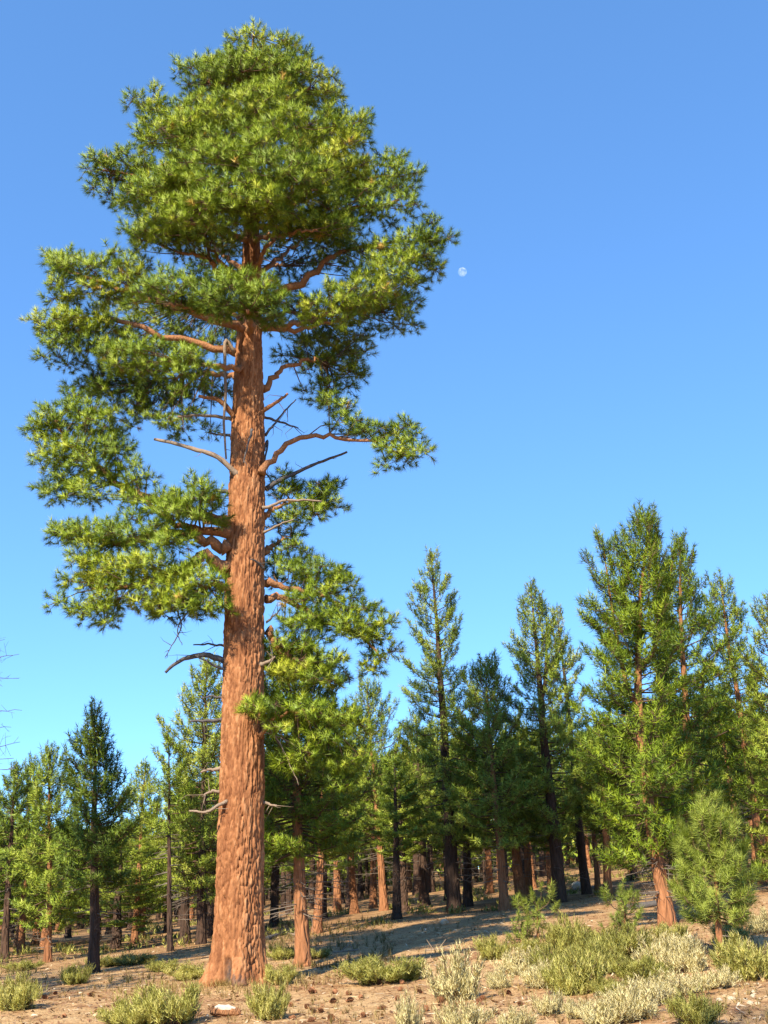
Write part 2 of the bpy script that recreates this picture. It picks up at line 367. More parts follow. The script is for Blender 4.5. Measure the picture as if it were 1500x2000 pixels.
def build_trunk(root):
    NS, NR = 190, 780
    py = np.linspace(1962, 50, NR); Pc, Rr = [], []
    for y in py:
        p, r_ = trunk_at(min(y, 1936)); Pc.append(p); Rr.append(r_)
    Pc = np.array(Pc); Rr = np.array(Rr)
    Pc[:, :] = smooth_path(AX, NR * 4)[np.clip(np.searchsorted(smooth_path(AX, NR * 4)[:, 2], np.linspace(AX[0][2], AX[-1][2], NR)), 0, NR * 4 - 1)]
    hz = Pc[:, 2] - BASE[2]
    # radius as a function of height
    zs = np.array([trunk_at(q[0])[0][2] for q in TR_W]); ws = np.array([trunk_at(q[0])[1] for q in TR_W])
    Rr = np.interp(Pc[:, 2], zs, ws)
    th = np.arange(NS) * 2 * math.pi / NS
    TH, HZ = np.meshgrid(th, hz); S = TH / (2 * math.pi) * 3.4
    wob = 0.05 * (fbm(np.cos(TH) * 2 + 9, HZ * 0.9 + np.sin(TH) * 2 + 9, 21, 3) - 0.5)
    warp = 0.07 * (fbm(S * 3 + 30, HZ * 1.2, 31, 3) - 0.5)
    warp2 = 0.07 * (fbm(S * 8 + 60, HZ * 1.6 + 8, 41, 3) - 0.5)
    e1, c1 = plates(S + warp + warp2, HZ + warp * 5 + warp2 * 3, 3.4, 0.062, 0.25, 3)
    e2, c2 = plates(S + warp * 0.7 + warp2 * .5, HZ + warp * 3, 3.4, 0.045, 0.15, 9)
    streak = 1 - np.abs(fbm(S * 15 + warp2 * 20, HZ * 2.0 + 40, 51, 3) * 2 - 0.95)
    big = np.clip(e1 / 0.22, 0, 1) ** 0.8; sm = np.clip(e2 / 0.35, 0, 1)
    size = np.clip(Rr / 0.5, 0.15, 1)[:, None]
    disp = size * (0.060 * (big - 1) * np.clip(0.15 + 2.2 * (fbm(S * 4 + 70, HZ * 0.9 + 5, 61, 3) - 0.25), 0.15, 1.5) + 0.012 * (sm - 1) + 0.026 * (c1 - 0.5) + 0.012 * (c2 - 0.5) - 0.035 * np.clip(streak - .72, 0, 1) / .28) + wob * Rr[:, None]
    rad = Rr[:, None] + disp
    flare = np.exp(-np.maximum(HZ, 0) / 0.42); lob = 0.55 + 0.45 * np.cos(5 * TH + 0.8) + 0.25 * np.cos(3 * TH + 2.0)
    rad = rad + Rr[:, None] * flare * 0.48 * lob
    # knots and swellings at the branch collars
    # fire scar at the foot, facing the camera (-y): a narrow arched hollow
    ang = np.mod(TH - (1.5 * math.pi - 0.28) + math.pi, 2 * math.pi) - math.pi
    sc = np.exp(-(ang / 0.16) ** 4) * np.clip(1 - (HZ - 0.02) / 0.46, 0, 1) ** 0.35 * (HZ < 0.48)
    sc2 = np.exp(-((ang - 0.35) / 0.35) ** 4) * (HZ < 0.15 + 0.05 * np.sin(TH * 31))
    rad = rad - 0.13 * sc
    V = Pc[:, None] + np.stack([np.cos(TH) * rad, np.sin(TH) * rad, np.zeros_like(rad)], -1)
    V[..., 2] += 0.012 * (c2 - 0.5)
    i = np.arange(NR - 1)[:, None] * NS; j = np.arange(NS)[None]; k = (j + 1) % NS
    Q = np.stack([i + j, i + k, i + k + NS, i + j + NS], -1).reshape(-1, 4)
    mb = MB(); tint = np.clip(0.5 + 0.45 * (c1 - 0.5) + 0.25 * (c2 - 0.5), 0, 1)
    mb.add(V.reshape(-1, 3) - BASE, Q=Q, tint=tint.ravel())
    char = np.clip(sc * 1.2 + sc2 * 0.8, 0, 1) * (0.55 + 0.45 * hash2(np.floor(TH * 60), np.floor(HZ * 30), 2))
    return mb.obj('trunk', [BARK_OLD], root, smooth=True, extra={'char': char.ravel()})

# limbs: path of (photo x, photo y, metres nearer - / farther + than the trunk), thickness in photo pixels, foliage masses (x, y, rx, ry, depth)
LIMBS = [
 # crown top
 ([(490,170,0),(510,120,-.2),(515,75,-.2)], 8, [(515,112,75,48,-.2),(575,122,48,40,.5),(452,122,45,38,.3)]),
 ([(490,230,0),(440,190,-.8),(400,150,-1.0)], 9, [(430,160,75,60,-.9),(390,150,40,35,-.4)]),
 ([(490,240,0),(560,200,-.7),(610,170,-.8)], 9, [(585,175,70,60,-.8),(630,200,40,45,0)]),
 ([(490,250,0),(500,230,-1.4),(505,215,-2.0)], 9, [(505,220,95,70,-1.8)]),
 ([(490,240,0),(510,190,1.4),(520,160,1.9)], 9, [(520,170,110,80,1.8)]),
 ([(490,300,0),(390,270,-.1),(290,205,0)], 11, [(295,205,42,32,0),(320,250,60,40,0),(390,235,60,45,-.2)]),
 ([(490,310,0),(420,290,-1.2),(340,265,-1.8)], 11, [(360,275,85,50,-1.5),(430,300,70,45,-1.6)]),
 ([(490,320,0),(590,280,-.6),(680,240,-.3)], 11, [(640,255,70,52,-.6),(690,255,35,40,0)]),
 ([(490,330,0),(510,310,-1.8),(530,300,-2.9)], 11, [(520,305,100,58,-2.5)]),
 ([(490,320,0),(590,290,1.4),(640,250,2.2)], 11, [(620,280,100,70,2)]),
 ([(490,320,0),(400,290,1.4),(350,250,2.2)], 11, [(370,280,100,70,2)]),
 ([(490,400,0),(370,370,0),(190,330,0)], 14, [(195,330,34,22,0),(250,325,55,40,0),(230,375,50,38,.3),(330,345,60,42,-.3)]),
 ([(490,410,0),(400,390,-1.4),(300,375,-2.0)], 13, [(300,385,85,50,-1.8),(390,385,70,48,-1.8)]),
 ([(491,430,0),(480,400,-2),(470,385,-3.3)], 14, [(465,390,95,58,-3.0)]),
 ([(491,420,0),(560,390,-1.5),(620,370,-2.2)], 13, [(600,375,90,55,-1.9)]),
 ([(491,410,0),(620,360,0),(790,345,.2)], 14, [(785,350,42,34,.1),(730,355,65,48,-.2),(755,310,28,22,0),(660,345,60,45,-.4)]),
 ([(491,450,0),(600,430,-.8),(780,390,-.6)], 13, [(740,405,80,40,-.6),(660,425,70,38,-.9)]),
 ([(491,420,0),(590,390,1.8),(680,360,2.6)], 12, [(660,390,110,60,2.4)]),
 ([(491,420,0),(400,390,1.8),(320,350,2.6)], 12, [(330,390,110,60,2.4)]),
 ([(491,470,0),(420,450,-1.6),(370,435,-2.3)], 12, [(360,430,75,38,-2.0),(300,460,45,24,-1.2)]),
 ([(491,470,0),(560,455,-1.4),(620,450,-1.8)], 11, [(600,445,75,30,-1.5)]),
 # limbs fanning up behind the open middle of the crown
 ([(491,545,0),(440,500,.8),(390,460,1.6)], 13, [(390,455,75,38,1.6),(440,480,50,30,2.0),(330,440,60,34,1.8)]),
 ([(491,545,0),(550,500,.8),(600,455,1.6)], 13, [(590,455,75,38,1.6),(545,485,50,32,2.0),(660,455,65,36,1.8)]),
 ([(491,560,0),(520,520,1.4),(560,520,2.4)], 11, [(580,520,70,30,2.5),(420,525,70,30,2.5),(640,500,60,34,2.2)]),
 ([(491,560,0),(430,510,-.6),(385,455,-1.0)], 12, [(350,445,50,26,-1.0),(400,440,45,24,-1.4)]),
 ([(491,540,0),(525,480,-.6),(560,440,-1.0)], 12, [(570,440,55,24,-1.2),(640,455,50,24,-.8)]),
 # right-hand big limbs
 ([(500,600,0),(545,575,-.2),(610,540,-.3),(665,490,-.2),(790,470,0)], 21, [(835,465,38,34,0),(790,495,65,45,-.2),(845,520,32,42,.2),(740,530,70,42,-.4)]),
 ([(497,640,0),(590,630,-.8),(680,600,-1.2)], 16, [(680,585,75,40,-1.1),(750,570,65,40,-.6),(640,610,50,30,-1.4)]),
 ([(497,640,0),(600,640,.6),(740,600,1.0)], 14, [(790,590,45,42,.9),(720,600,70,38,1.2),(785,630,35,26,1.0)]),
 # left-hand big limbs
 ([(485,560,0),(440,545,-.3),(400,500,-.6),(340,490,-.5)], 17, [(320,480,60,34,-.5),(400,470,55,30,-1.4),(270,460,30,14,0)]),
 ([(485,640,0),(370,610,-.4),(250,570,-.3),(130,530,0)], 20, [(120,520,38,34,0),(180,525,65,42,-.3),(260,545,70,42,-.5),(120,570,38,30,.1),(180,575,60,30,-.2)]),
 ([(487,650,0),(410,615,-1.4),(330,590,-2.2)], 15, [(330,575,80,42,-1.9),(410,575,70,40,-2.1)]),
 ([(488,650,0),(490,620,-2.0),(485,605,-3.2)], 15, [(480,585,75,40,-3.0),(520,615,42,30,-2.6),(440,600,50,30,-3.0)]),
 ([(487,690,0),(430,680,.1),(330,655,.2),(220,625,.3),(120,630,.3)], 19, [(110,640,45,40,.2),(170,640,60,42,.3),(130,690,50,36,.4),(210,680,65,38,.5)]),
 ([(487,720,0),(420,715,-1.2),(330,705,-1.8)], 14, [(300,710,85,36,-1.6),(370,725,60,34,-1.8),(240,715,45,28,-1.2)]),
 ([(487,740,0),(400,730,1.2),(280,745,1.8)], 14, [(260,760,95,42,1.7),(190,740,65,40,1.5),(340,790,80,40,1.8),(290,820,60,30,1.7),(360,840,55,28,1.8),(230,790,70,36,1.4),(400,760,60,36,2.0),(310,760,70,40,2.3)]),
 ([(489,640,0),(440,600,1.8),(380,590,2.6)], 13, [(370,610,100,46,2.4),(250,620,80,44,2.2),(300,670,110,44,2.3),(400,680,70,40,2.6)]),
 ([(490,640,0),(560,610,1.8),(620,620,2.6)], 13, [(610,630,80,48,2.4),(560,570,60,38,2.6),(640,680,70,44,2.3),(700,640,60,36,1.9)]),
 ([(513,760,.1),(550,725,.3),(605,703,.8),(640,710,1.2)], 13, [(650,735,60,45,1.3),(690,730,25,30,1.1),(640,775,50,32,1.4),(590,690,60,38,1.6),(670,700,50,40,1.6)]),
 ([(490,200,0),(480,160,-1.0),(475,140,-1.5)], 8, [(480,145,75,55,-1.2),(540,150,60,50,-1.1)]),
 ([(490,280,0),(560,260,-1.5),(580,250,-2.2)], 9, [(590,250,75,50,-1.9),(420,240,75,50,-1.6)]),
 ([(491,380,0),(540,340,-2.4),(560,335,-3.0)], 10, [(560,350,80,50,-2.9),(400,340,80,50,-2.5),(640,310,70,45,-1.4)]),
 ([(491,420,0),(420,400,-2.4),(390,420,-3.0)], 10, [(390,430,70,34,-2.9),(520,420,60,32,-2.8)]),
 # slim right-hand limb with its spray at the end
 ([(510,925,-.3),(540,885,-.3),(590,855,-.3),(650,855,-.3),(720,865,-.3),(790,885,-.3)], 14, [(660,800,24,26,-.3),(690,830,32,16,-.3),(735,840,35,24,-.3),(775,850,32,26,-.3),(805,850,22,28,-.3),(810,885,28,22,-.3),(765,880,32,18,-.3),(760,915,12,10,-.3)]),
 # left-hand lower limbs
 ([(450,1025,-.1),(380,1000,-.1),(260,960,0),(150,880,0),(110,820,0)], 24, [(75,830,32,38,0),(125,820,48,50,0),(190,830,50,50,-.3),(100,890,45,45,0),(170,900,65,45,-.4),(230,880,40,38,-.2),(110,950,45,38,.1),(190,965,65,36,-.2)]),
 ([(450,1040,-.2),(380,1035,-.5),(320,1010,-.7),(270,960,-.4)], 20, [(275,935,36,34,-.3),(300,985,45,28,-.6),(370,965,45,34,-.9),(400,1000,45,32,-1.0),(350,1010,50,30,-1.1)]),
 ([(445,1075,-.2),(400,1055,-.4),(330,1040,-.6),(230,1060,-.5),(150,1050,-.4)], 24, [(125,1045,38,26,-.4),(185,1045,60,36,-.5),(260,1050,65,36,-.9),(330,1060,60,30,-1.1),(170,1090,45,32,-.5)]),
 ([(445,1115,-.2),(400,1085,-.5),(360,1110,-.8),(270,1140,-.8),(180,1150,-.6)], 26, [(170,1135,48,40,-.6),(235,1120,65,40,-.8),(310,1115,60,40,-1.0),(240,1170,75,34,-.8),(140,1185,32,16,-.5),(330,1165,65,38,-1.0),(210,1200,50,20,-.7)]),
 ([(450,1150,-.2),(420,1140,-.8),(390,1150,-1.0)], 14, [(390,1140,50,40,-1.0),(410,1185,30,34,-.9),(350,1190,50,24,-.9)]),
 # right-hand lower limbs
 ([(515,1010,.2),(550,985,.4),(600,975,.5)], 11, [(560,945,36,32,.4),(610,970,42,32,.5),(640,985,26,32,.5),(600,1005,38,18,.5)]),
 ([(515,1080,.3),(545,1060,.7),(570,1045,.8)], 10, [(560,1040,36,30,.8),(565,1085,40,24,.8)]),
 ([(520,1140,.2),(570,1150,.4),(620,1160,.5),(690,1190,.5)], 14, [(560,1120,45,30,.6),(620,1115,50,28,.5),(660,1110,26,18,.5),(640,1160,60,32,.5),(690,1190,45,30,.5)]),
 ([(520,1170,.2),(560,1170,.4),(610,1205,.5),(700,1240,.5),(745,1290,.5)], 15, [(600,1200,55,34,.4),(660,1220,60,34,.4),(720,1230,45,34,.5),(745,1270,28,34,.5),(735,1310,20,22,.5)]),
 ([(522,1230,.2),(545,1270,.3),(590,1290,.4)], 17, [(580,1250,50,36,.3),(610,1290,60,36,.4),(560,1310,45,30,.6),(630,1325,40,22,.5)]),
 # low spray that reaches across the front of the trunk
 ([(512,1440,-.2),(530,1405,-.7),(580,1390,-1.0),(660,1395,-.8)], 9, [(495,1384,26,15,-1.0),(540,1385,36,19,-1.0),(595,1385,40,22,-1.0),(650,1400,36,24,-.8),(690,1425,28,26,-.6),(640,1440,40,22,-.6),(560,1425,30,14,-.8),(610,1475,40,24,-.5),(675,1480,36,28,-.4),(575,1500,26,18,-.5),(660,1530,34,20,-.3)]),
]
DEAD = [  # path, thickness in photo pixels at the foot, pale?
 ([(468,930,-.3),(425,893,-.5),(375,876,-.5),(300,856,-.4)], 14, 1, 'long pale dead limb'),
 ([(455,820,.1),(440,816,.3),(395,812,.5),(348,812,.5)], 10, 1, None),
 ([(520,955,.2),(560,930,.3),(620,902,.4),(678,880,.4)], 11, 0, None),
 ([(512,992,-.2),(560,976,-.3),(625,978,-.3)], 8, 1, None),
 ([(515,1040,-.1),(575,1013,-.2)], 6, 1, None),
 ([(442,1292,-.1),(398,1278,-.2),(350,1290,-.2),(323,1312,-.2)], 14, 0, None),
 ([(442,1308,-.2),(410,1292,-.3),(380,1277,-.3)], 7, 0, None),
 ([(440,1262,0),(378,1262,0)], 6, 0, None),
 ([(438,1362,0),(385,1360,0)], 6, 0, None),
 ([(436,1405,.2),(400,1405,.2),(368,1410,.2)], 9, 0, None),
 ([(432,1500,0),(412,1504,0),(390,1511,0)], 10, 1, None),
 ([(430,1546,0),(414,1548,0),(400,1557,0)], 8, 1, None),
 ([(442,1566,-.35),(424,1572,-.5),(400,1585,-.55),(368,1582,-.55)], 9, 1, None),
 ([(515,1568,0),(541,1571,0)], 8, 1, None),
 ([(510,1298,-.3),(536,1287,-.45)], 9, 1, None),
 ([(460,690,-.1),(440,668,-.3),(442,760,-.35),(438,830,-.35),(442,895,-.3)], 9, 1, 'pale broken limb hanging upright'),
 ([(518,850,.1),(545,815,.2),(580,778,.2)], 6, 0, None),
 ([(515,815,.2),(548,822,.3),(588,834,.3)], 7, 0, None),
 ([(492,838,-.55),(486,870,-.6),(480,905,-.6)], 6, 0, None),
 ([(460,815,-.1),(430,785,-.3),(392,776,-.3)], 15, 2, None),
 ([(508,805,-.1),(540,785,-.2),(560,770,-.2)], 11, 2, None),
 ([(515,880,.3),(525,860,.3),(520,910,.4),(530,935,.4)], 6, 0, None),
 ([(450,850,.3),(405,850,.3)], 7, 0, None),
 ([(450,962,.1),(420,960,.1)], 12, 0, None),
 ([(347,1190,-.7),(352,1230,-.7),(320,1285,-.7)], 4, 0, None),
 ([(370,1190,-.8),(345,1230,-.8),(352,1260,-.8)], 3.5, 0, None),
 ([(520,1215,-.1),(545,1190,-.2)], 6, 0, None),
 ([(515,1110,-.3),(500,1100,-.5),(490,1095,-.55)], 6, 0, None),
 ([(670,1310,.5),(685,1337,.5)], 4, 0, None),
 ([(515,1430,-.1),(570,1450,-.6),(600,1490,-.7)], 3, 1, None),
 ([(530,1425,-.5),(560,1480,-.7),(585,1530,-.7)], 3, 1, None),
]
def build_old_pine():
    root = empty('pine_tree', BASE)
    tag(root, 'huge old pine with thick orange plated bark and broken irregular crown', 'tree')
    build_trunk(root)
    r = rng(11)
    def p3(q): return at(q[0], q[1], Y0 + q[2])
    for li, (path, th, masses) in enumerate(LIMBS):
        P = smooth_path([p3(q) for q in path], 22); P[1:-1] += r.normal(size=(20, 3)) * 0.035
        m = mpp(P[0]); rad = np.linspace(th * 0.5 * m, max(0.012, th * 0.12 * m), 22); rad[0] *= 1.35; rad[1] *= 1.15
        mb = MB(); tube(mb, P - BASE, rad, 9, rough=0.10, seed=li, tint=0.6)
        fo = MB()
        for (mx, my, rx, ry, dd) in masses:
            c = at(mx, my, Y0 + dd); mm = mpp(c); hx, hz = (rx + 2) * mm, (ry + 2) * mm; hy = 0.85 * hx if rx < 60 else 0.7 * hx
            nt_ = int(max(9, (1.7 if dd < 1.2 else 1.15) * (rx + 8) * (ry + 8) / 42.0)); nc = max(5, nt_ // 4)
            g = unit(r.normal(size=(nc, 3))) * (r.random((nc, 1)) ** 0.42)
            g[:, 2] = np.where(g[:, 2] < 0, g[:, 2] * 0.55, g[:, 2])     # rounded tops, flatter undersides
            C = c + g * np.array([hx, hy, hz]); C = C[spaced(C, 0.36, max(3, nt_ // 10))]; nc = len(C)     # pads of tufts with gaps between them
            # branchlets from the limb to every knot of tufts
            dist = np.linalg.norm(C[:, None] - P[None], axis=2) + 0.25 * np.abs(np.arange(22) - 11)[None] * 0.02
            j = np.clip(np.argmin(dist, 1) - r.integers(0, 4, nc), 3, 21); A0 = P[j]
            mid = A0 * 0.5 + C * 0.5 + r.normal(size=(nc, 3)) * 0.06 - np.array([0, 0, 0.05])
            segs(mb, A0 - BASE, mid - BASE, 0.020, 0.014, 1, 4); segs(mb, mid - BASE, C - BASE, 0.014, 0.008, 1, 4)
            k = r.integers(0, nc, nt_ * 3); off = np.clip(r.normal(size=(nt_ * 3, 3)), -1.7, 1.7) * np.array([0.155, 0.155, 0.10]); off[:, 2] += 0.07 - 0.9 * (off[:, 0] ** 2 + off[:, 1] ** 2)
            T = C[k] + off; ks = spaced(T, 0.145, nt_); T, k, off = T[ks], k[ks], off[ks]; nt_ = len(T)
            out = unit((T - c) / np.array([hx, hy, hz])); ax = unit(off * 2.2 + out * 0.45 + np.array([0, 0, 0.42]) + r.normal(size=(nt_, 3)) * 0.2)
            segs(mb, C[k] - BASE, T - BASE, 0.008, 0.006, 1, 3)
            tint = np.clip(0.50 + 0.13 * r.normal(size=nt_) + 0.13 * r.normal(), 0.05, 0.86); tint = np.where(r.random(nt_) < 0.008, 1.0, tint)
            tufts(fo, T - BASE, ax, r, K=55, axis=0.13, length=0.13 + 0.075 * r.random(nt_), width=0.0105, tint=tint)
        br = mb.obj('branch', [LIMB, TWIG], root, smooth=True)
        fo.obj('foliage', [NEEDLE], br)
    for di, (path, th, pale, lab) in enumerate(DEAD):
        P = smooth_path([p3(q) for q in path], 16); m = mpp(P[0]); P[1:] += np.cumsum(r.normal(size=(15, 3)) * 0.009, 0)
        mb = MB(); rad = np.linspace(0.44, 0.20, 16) * th * m; rad[0] *= 1.3
        tube(mb, P - BASE, rad, 7, rough=0.14, seed=di + 70, tint=0.5)
        nb = int(r.integers(2, 6)) if th > 5 else 4
        j = r.integers(4, 15, nb); L = (0.12 + 0.35 * r.random((nb, 1))) * (0.5 if th < 6 else 1)
        D = unit(r.normal(size=(nb, 3)) + np.array([0, 0, -0.3])); E = P[j] + D * L
        segs(mb, P[j] - BASE, E - BASE, 0.010, 0.005, 0, 4); segs(mb, E - BASE, E + unit(D + r.normal(size=(nb, 3)) * 0.7) * L * 0.6 - BASE, 0.005, 0.002, 0, 3)
        o = mb.obj('dead_branch', [(CHARWOOD, DEADWOOD, LIMB)[pale]], root, smooth=True)
        if lab: o['label'] = lab
    # fine grey twigs under the low spray
    return root
build_old_pine()

# ------------------------------------------------------------------ younger pines
def conifer_meshes(H, cb, hw, seed, rbase, n_tuft=1500, K=20, shape=1.0, tl=(0.26, 0.19), nw=0.023, bark=None, leaf=None,
                   dead=14, tops=(), sides=14, open_=0.0, top_w=0.10, tint0=0.5, bend=0.0, gap=0.105):
    """Meshes (trunk, crown) of a pine of height H standing at the origin: cb = foot of the crown as a share of H, hw = crown half width."""
    r = rng(seed); bark = bark or BARK_YOUNG; leaf = leaf or NEEDLE_YOUNG
    zz = np.linspace(-0.3, H * 0.985, 30); f = np.clip(zz / H, 0, 1)
    bx = bend * np.sin(f * math.pi) * H + 0.012 * H * (fbm(f * 4 + seed, f * 0 + 3, seed, 3) - 0.45); by = 0.010 * H * (fbm(f * 4 + seed, f * 0 + 9, seed + 4, 3) - 0.45)
    bx = bx - bx[1]; by = by - by[1]
    P = np.stack([bx, by, zz], 1)
    def ax(z): return np.stack([np.interp(z, zz, bx), np.interp(z, zz, by), z], -1)
    rad = rbase * (1 - f) ** 0.85 + 0.008; rad = rad * (1 + 0.35 * np.exp(-np.maximum(zz, 0) / 0.18))
    tm = MB(); tube(tm, P, rad, sides, rough=0.07, seed=seed, tint=0.35 + 0.4 * r.random())
    cm = MB()
    def one_top(base, z0, z1, hwm, nt_, lean):
        nb = max(14, int(nt_ / (25 if H > 5 else 11))); u = (np.arange(nb) + r.random(nb)) / nb; u = 1 - (1 - u) ** 0.85
        z = z0 + (z1 - z0) * u
        prof = (np.clip(1 - u, 0, 1) ** (0.75 * shape)) * (0.62 + 0.38 * np.clip(u / 0.22, 0, 1)) + top_w * (1 - u ** 6) * (u > .5)
        L = hwm * prof * (0.5 + 0.68 * r.random(nb)) + 0.14
        L *= 1 - open_ * (r.random(nb) < 0.35)
        az = np.arange(nb) * 2.39996 + r.random(nb) * 0.9
        el = R(-14) + u * R(62) + (r.random(nb) - .5) * R(22)
        B = base(z); dirv = np.stack([np.cos(az) * np.cos(el), np.sin(az) * np.cos(el), np.sin(el)], 1)
        T1 = B + dirv * L[:, None] * 0.55; T2 = B + dirv * L[:, None]; T2[:, 2] += 0.16 * L
        T1[:, 2] -= 0.05 * L
        br = np.clip(0.013 * L + 0.008, 0.008, 0.04)
        segs(cm, B, T1, br, br * 0.7, 1, 4, 0.3); segs(cm, T1, T2, br * 0.7, br * 0.3, 1, 4, 0.3)
        cnt = np.maximum(3, (nt_ * L / L.sum())).astype(int)
        bi = np.repeat(np.arange(nb), cnt); n = len(bi)
        t = 0.36 + 0.70 * r.random(n) ** 0.62
        t = np.where(L[bi] < 0.5, 0.15 + 0.9 * r.random(n), t)
        Q = np.where((t < .55)[:, None], B[bi] + (T1 - B)[bi] * (t / .55)[:, None], T1[bi] + (T2 - T1)[bi] * ((t - .55) / .45)[:, None])
        side = np.stack([-np.sin(az), np.cos(az), np.zeros(nb)], 1)[bi]
        lat = (r.random(n) - .5) * 0.75 * L[bi] * (1.1 - 0.75 * np.clip(t, 0, 1)) * 1.1
        T = Q + side * lat[:, None] + dirv[bi] * np.abs(lat)[:, None] * 0.45
        T[:, 2] += 0.03 + 0.22 * r.random(n) * (0.5 + u[bi]) + 0.05 * np.abs(lat)
        A = unit(dirv[bi] * 0.55 + side * np.sign(lat)[:, None] * 0.3 + np.array([0, 0, 0.65]) + np.array([0, 0, 0.6]) * u[bi][:, None] + r.normal(size=(n, 3)) * 0.16)
        ks = spaced(T, gap, n) if n < 6000 and H > 3 else np.arange(n); Q, T, A, bi, n = Q[ks], T[ks], A[ks], bi[ks], len(ks)
        segs(cm, Q, T, 0.007, 0.006, 1, 3, 0.4)
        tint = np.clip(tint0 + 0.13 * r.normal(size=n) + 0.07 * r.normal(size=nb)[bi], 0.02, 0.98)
        sc = (0.8 + 0.4 * r.random(n)) * np.where(L[bi] < 0.4, 0.85, 1)
        tufts(cm, T, A, r, K=K, axis=tl[0] * sc, length=tl[1] * sc, width=nw, tint=tint, spread=(0.45, 1.45))
        # leader
        zl = np.linspace(z1 - 0.35, z1, 4); tufts(cm, base(zl), np.tile([0, 0, 1.0], (4, 1)), r, K=K, axis=tl[0], length=tl[1] * 0.9, width=nw, tint=tint0 + .1, spread=(0.3, 0.9))
    one_top(ax, cb * H, H, hw, n_tuft, 0)
    for (dx, dy, z0, z1, hh, nn) in tops:
        b0 = ax(np.array([z0]))[0]; b1 = np.array([dx, dy, z1])
        def bs(z, b0=b0, b1=b1):
            k = np.clip((z - b0[2]) / (b1[2] - b0[2]), 0, 1); q = np.sqrt(k)
            return np.stack([b0[0] + (b1[0] - b0[0]) * q, b0[1] + (b1[1] - b0[1]) * q, z], -1)
        zs = np.linspace(z0, z1, 12); tube(cm, bs(zs), np.linspace(rbase * .4, .01, 12), 7, mat=2, tint=.5)
        one_top(bs, z0 + (z1 - z0) * .25, z1, hh, nn, 0)
    if dead:
        n = dead; z = cb * H * (0.45 + 0.65 * r.random(n)); az = r.random(n) * 6.283; B = ax(z); L = hw * (0.25 + 0.5 * r.random(n))
        D = np.stack([np.cos(az), np.sin(az), -0.25 + 0.3 * r.random(n)], 1); E = B + D * L[:, None]
        segs(cm, B, E, 0.016, 0.006, 3, 4, 0.5); m = B * .45 + E * .55
        for _ in range(2): segs(cm, m, m + unit(D + r.normal(size=(n, 3)) * .8) * L[:, None] * .4, 0.007, 0.003, 3, 3, 0.5)
    return tm.mesh('trunk', [bark], True), cm.mesh('crown', [leaf, TWIG, bark, GREYTWIG])
def stand(name, base, top, meshes, scale=(1, 1, 1), rz=0.0, **tags):
    axis = Vector(top) - Vector(base); q = Vector((0, 0, 1)).rotation_difference(axis.normalized())
    e = empty(name, base, q @ Matrix.Rotation(rz, 4, 'Z').to_quaternion()); e.scale = scale
    tag(e, **tags)
    for nm, me in zip(('trunk', 'crown'), meshes):
        o = bpy.data.objects.new(nm, me); COL.objects.link(o); o.parent = e
    return e

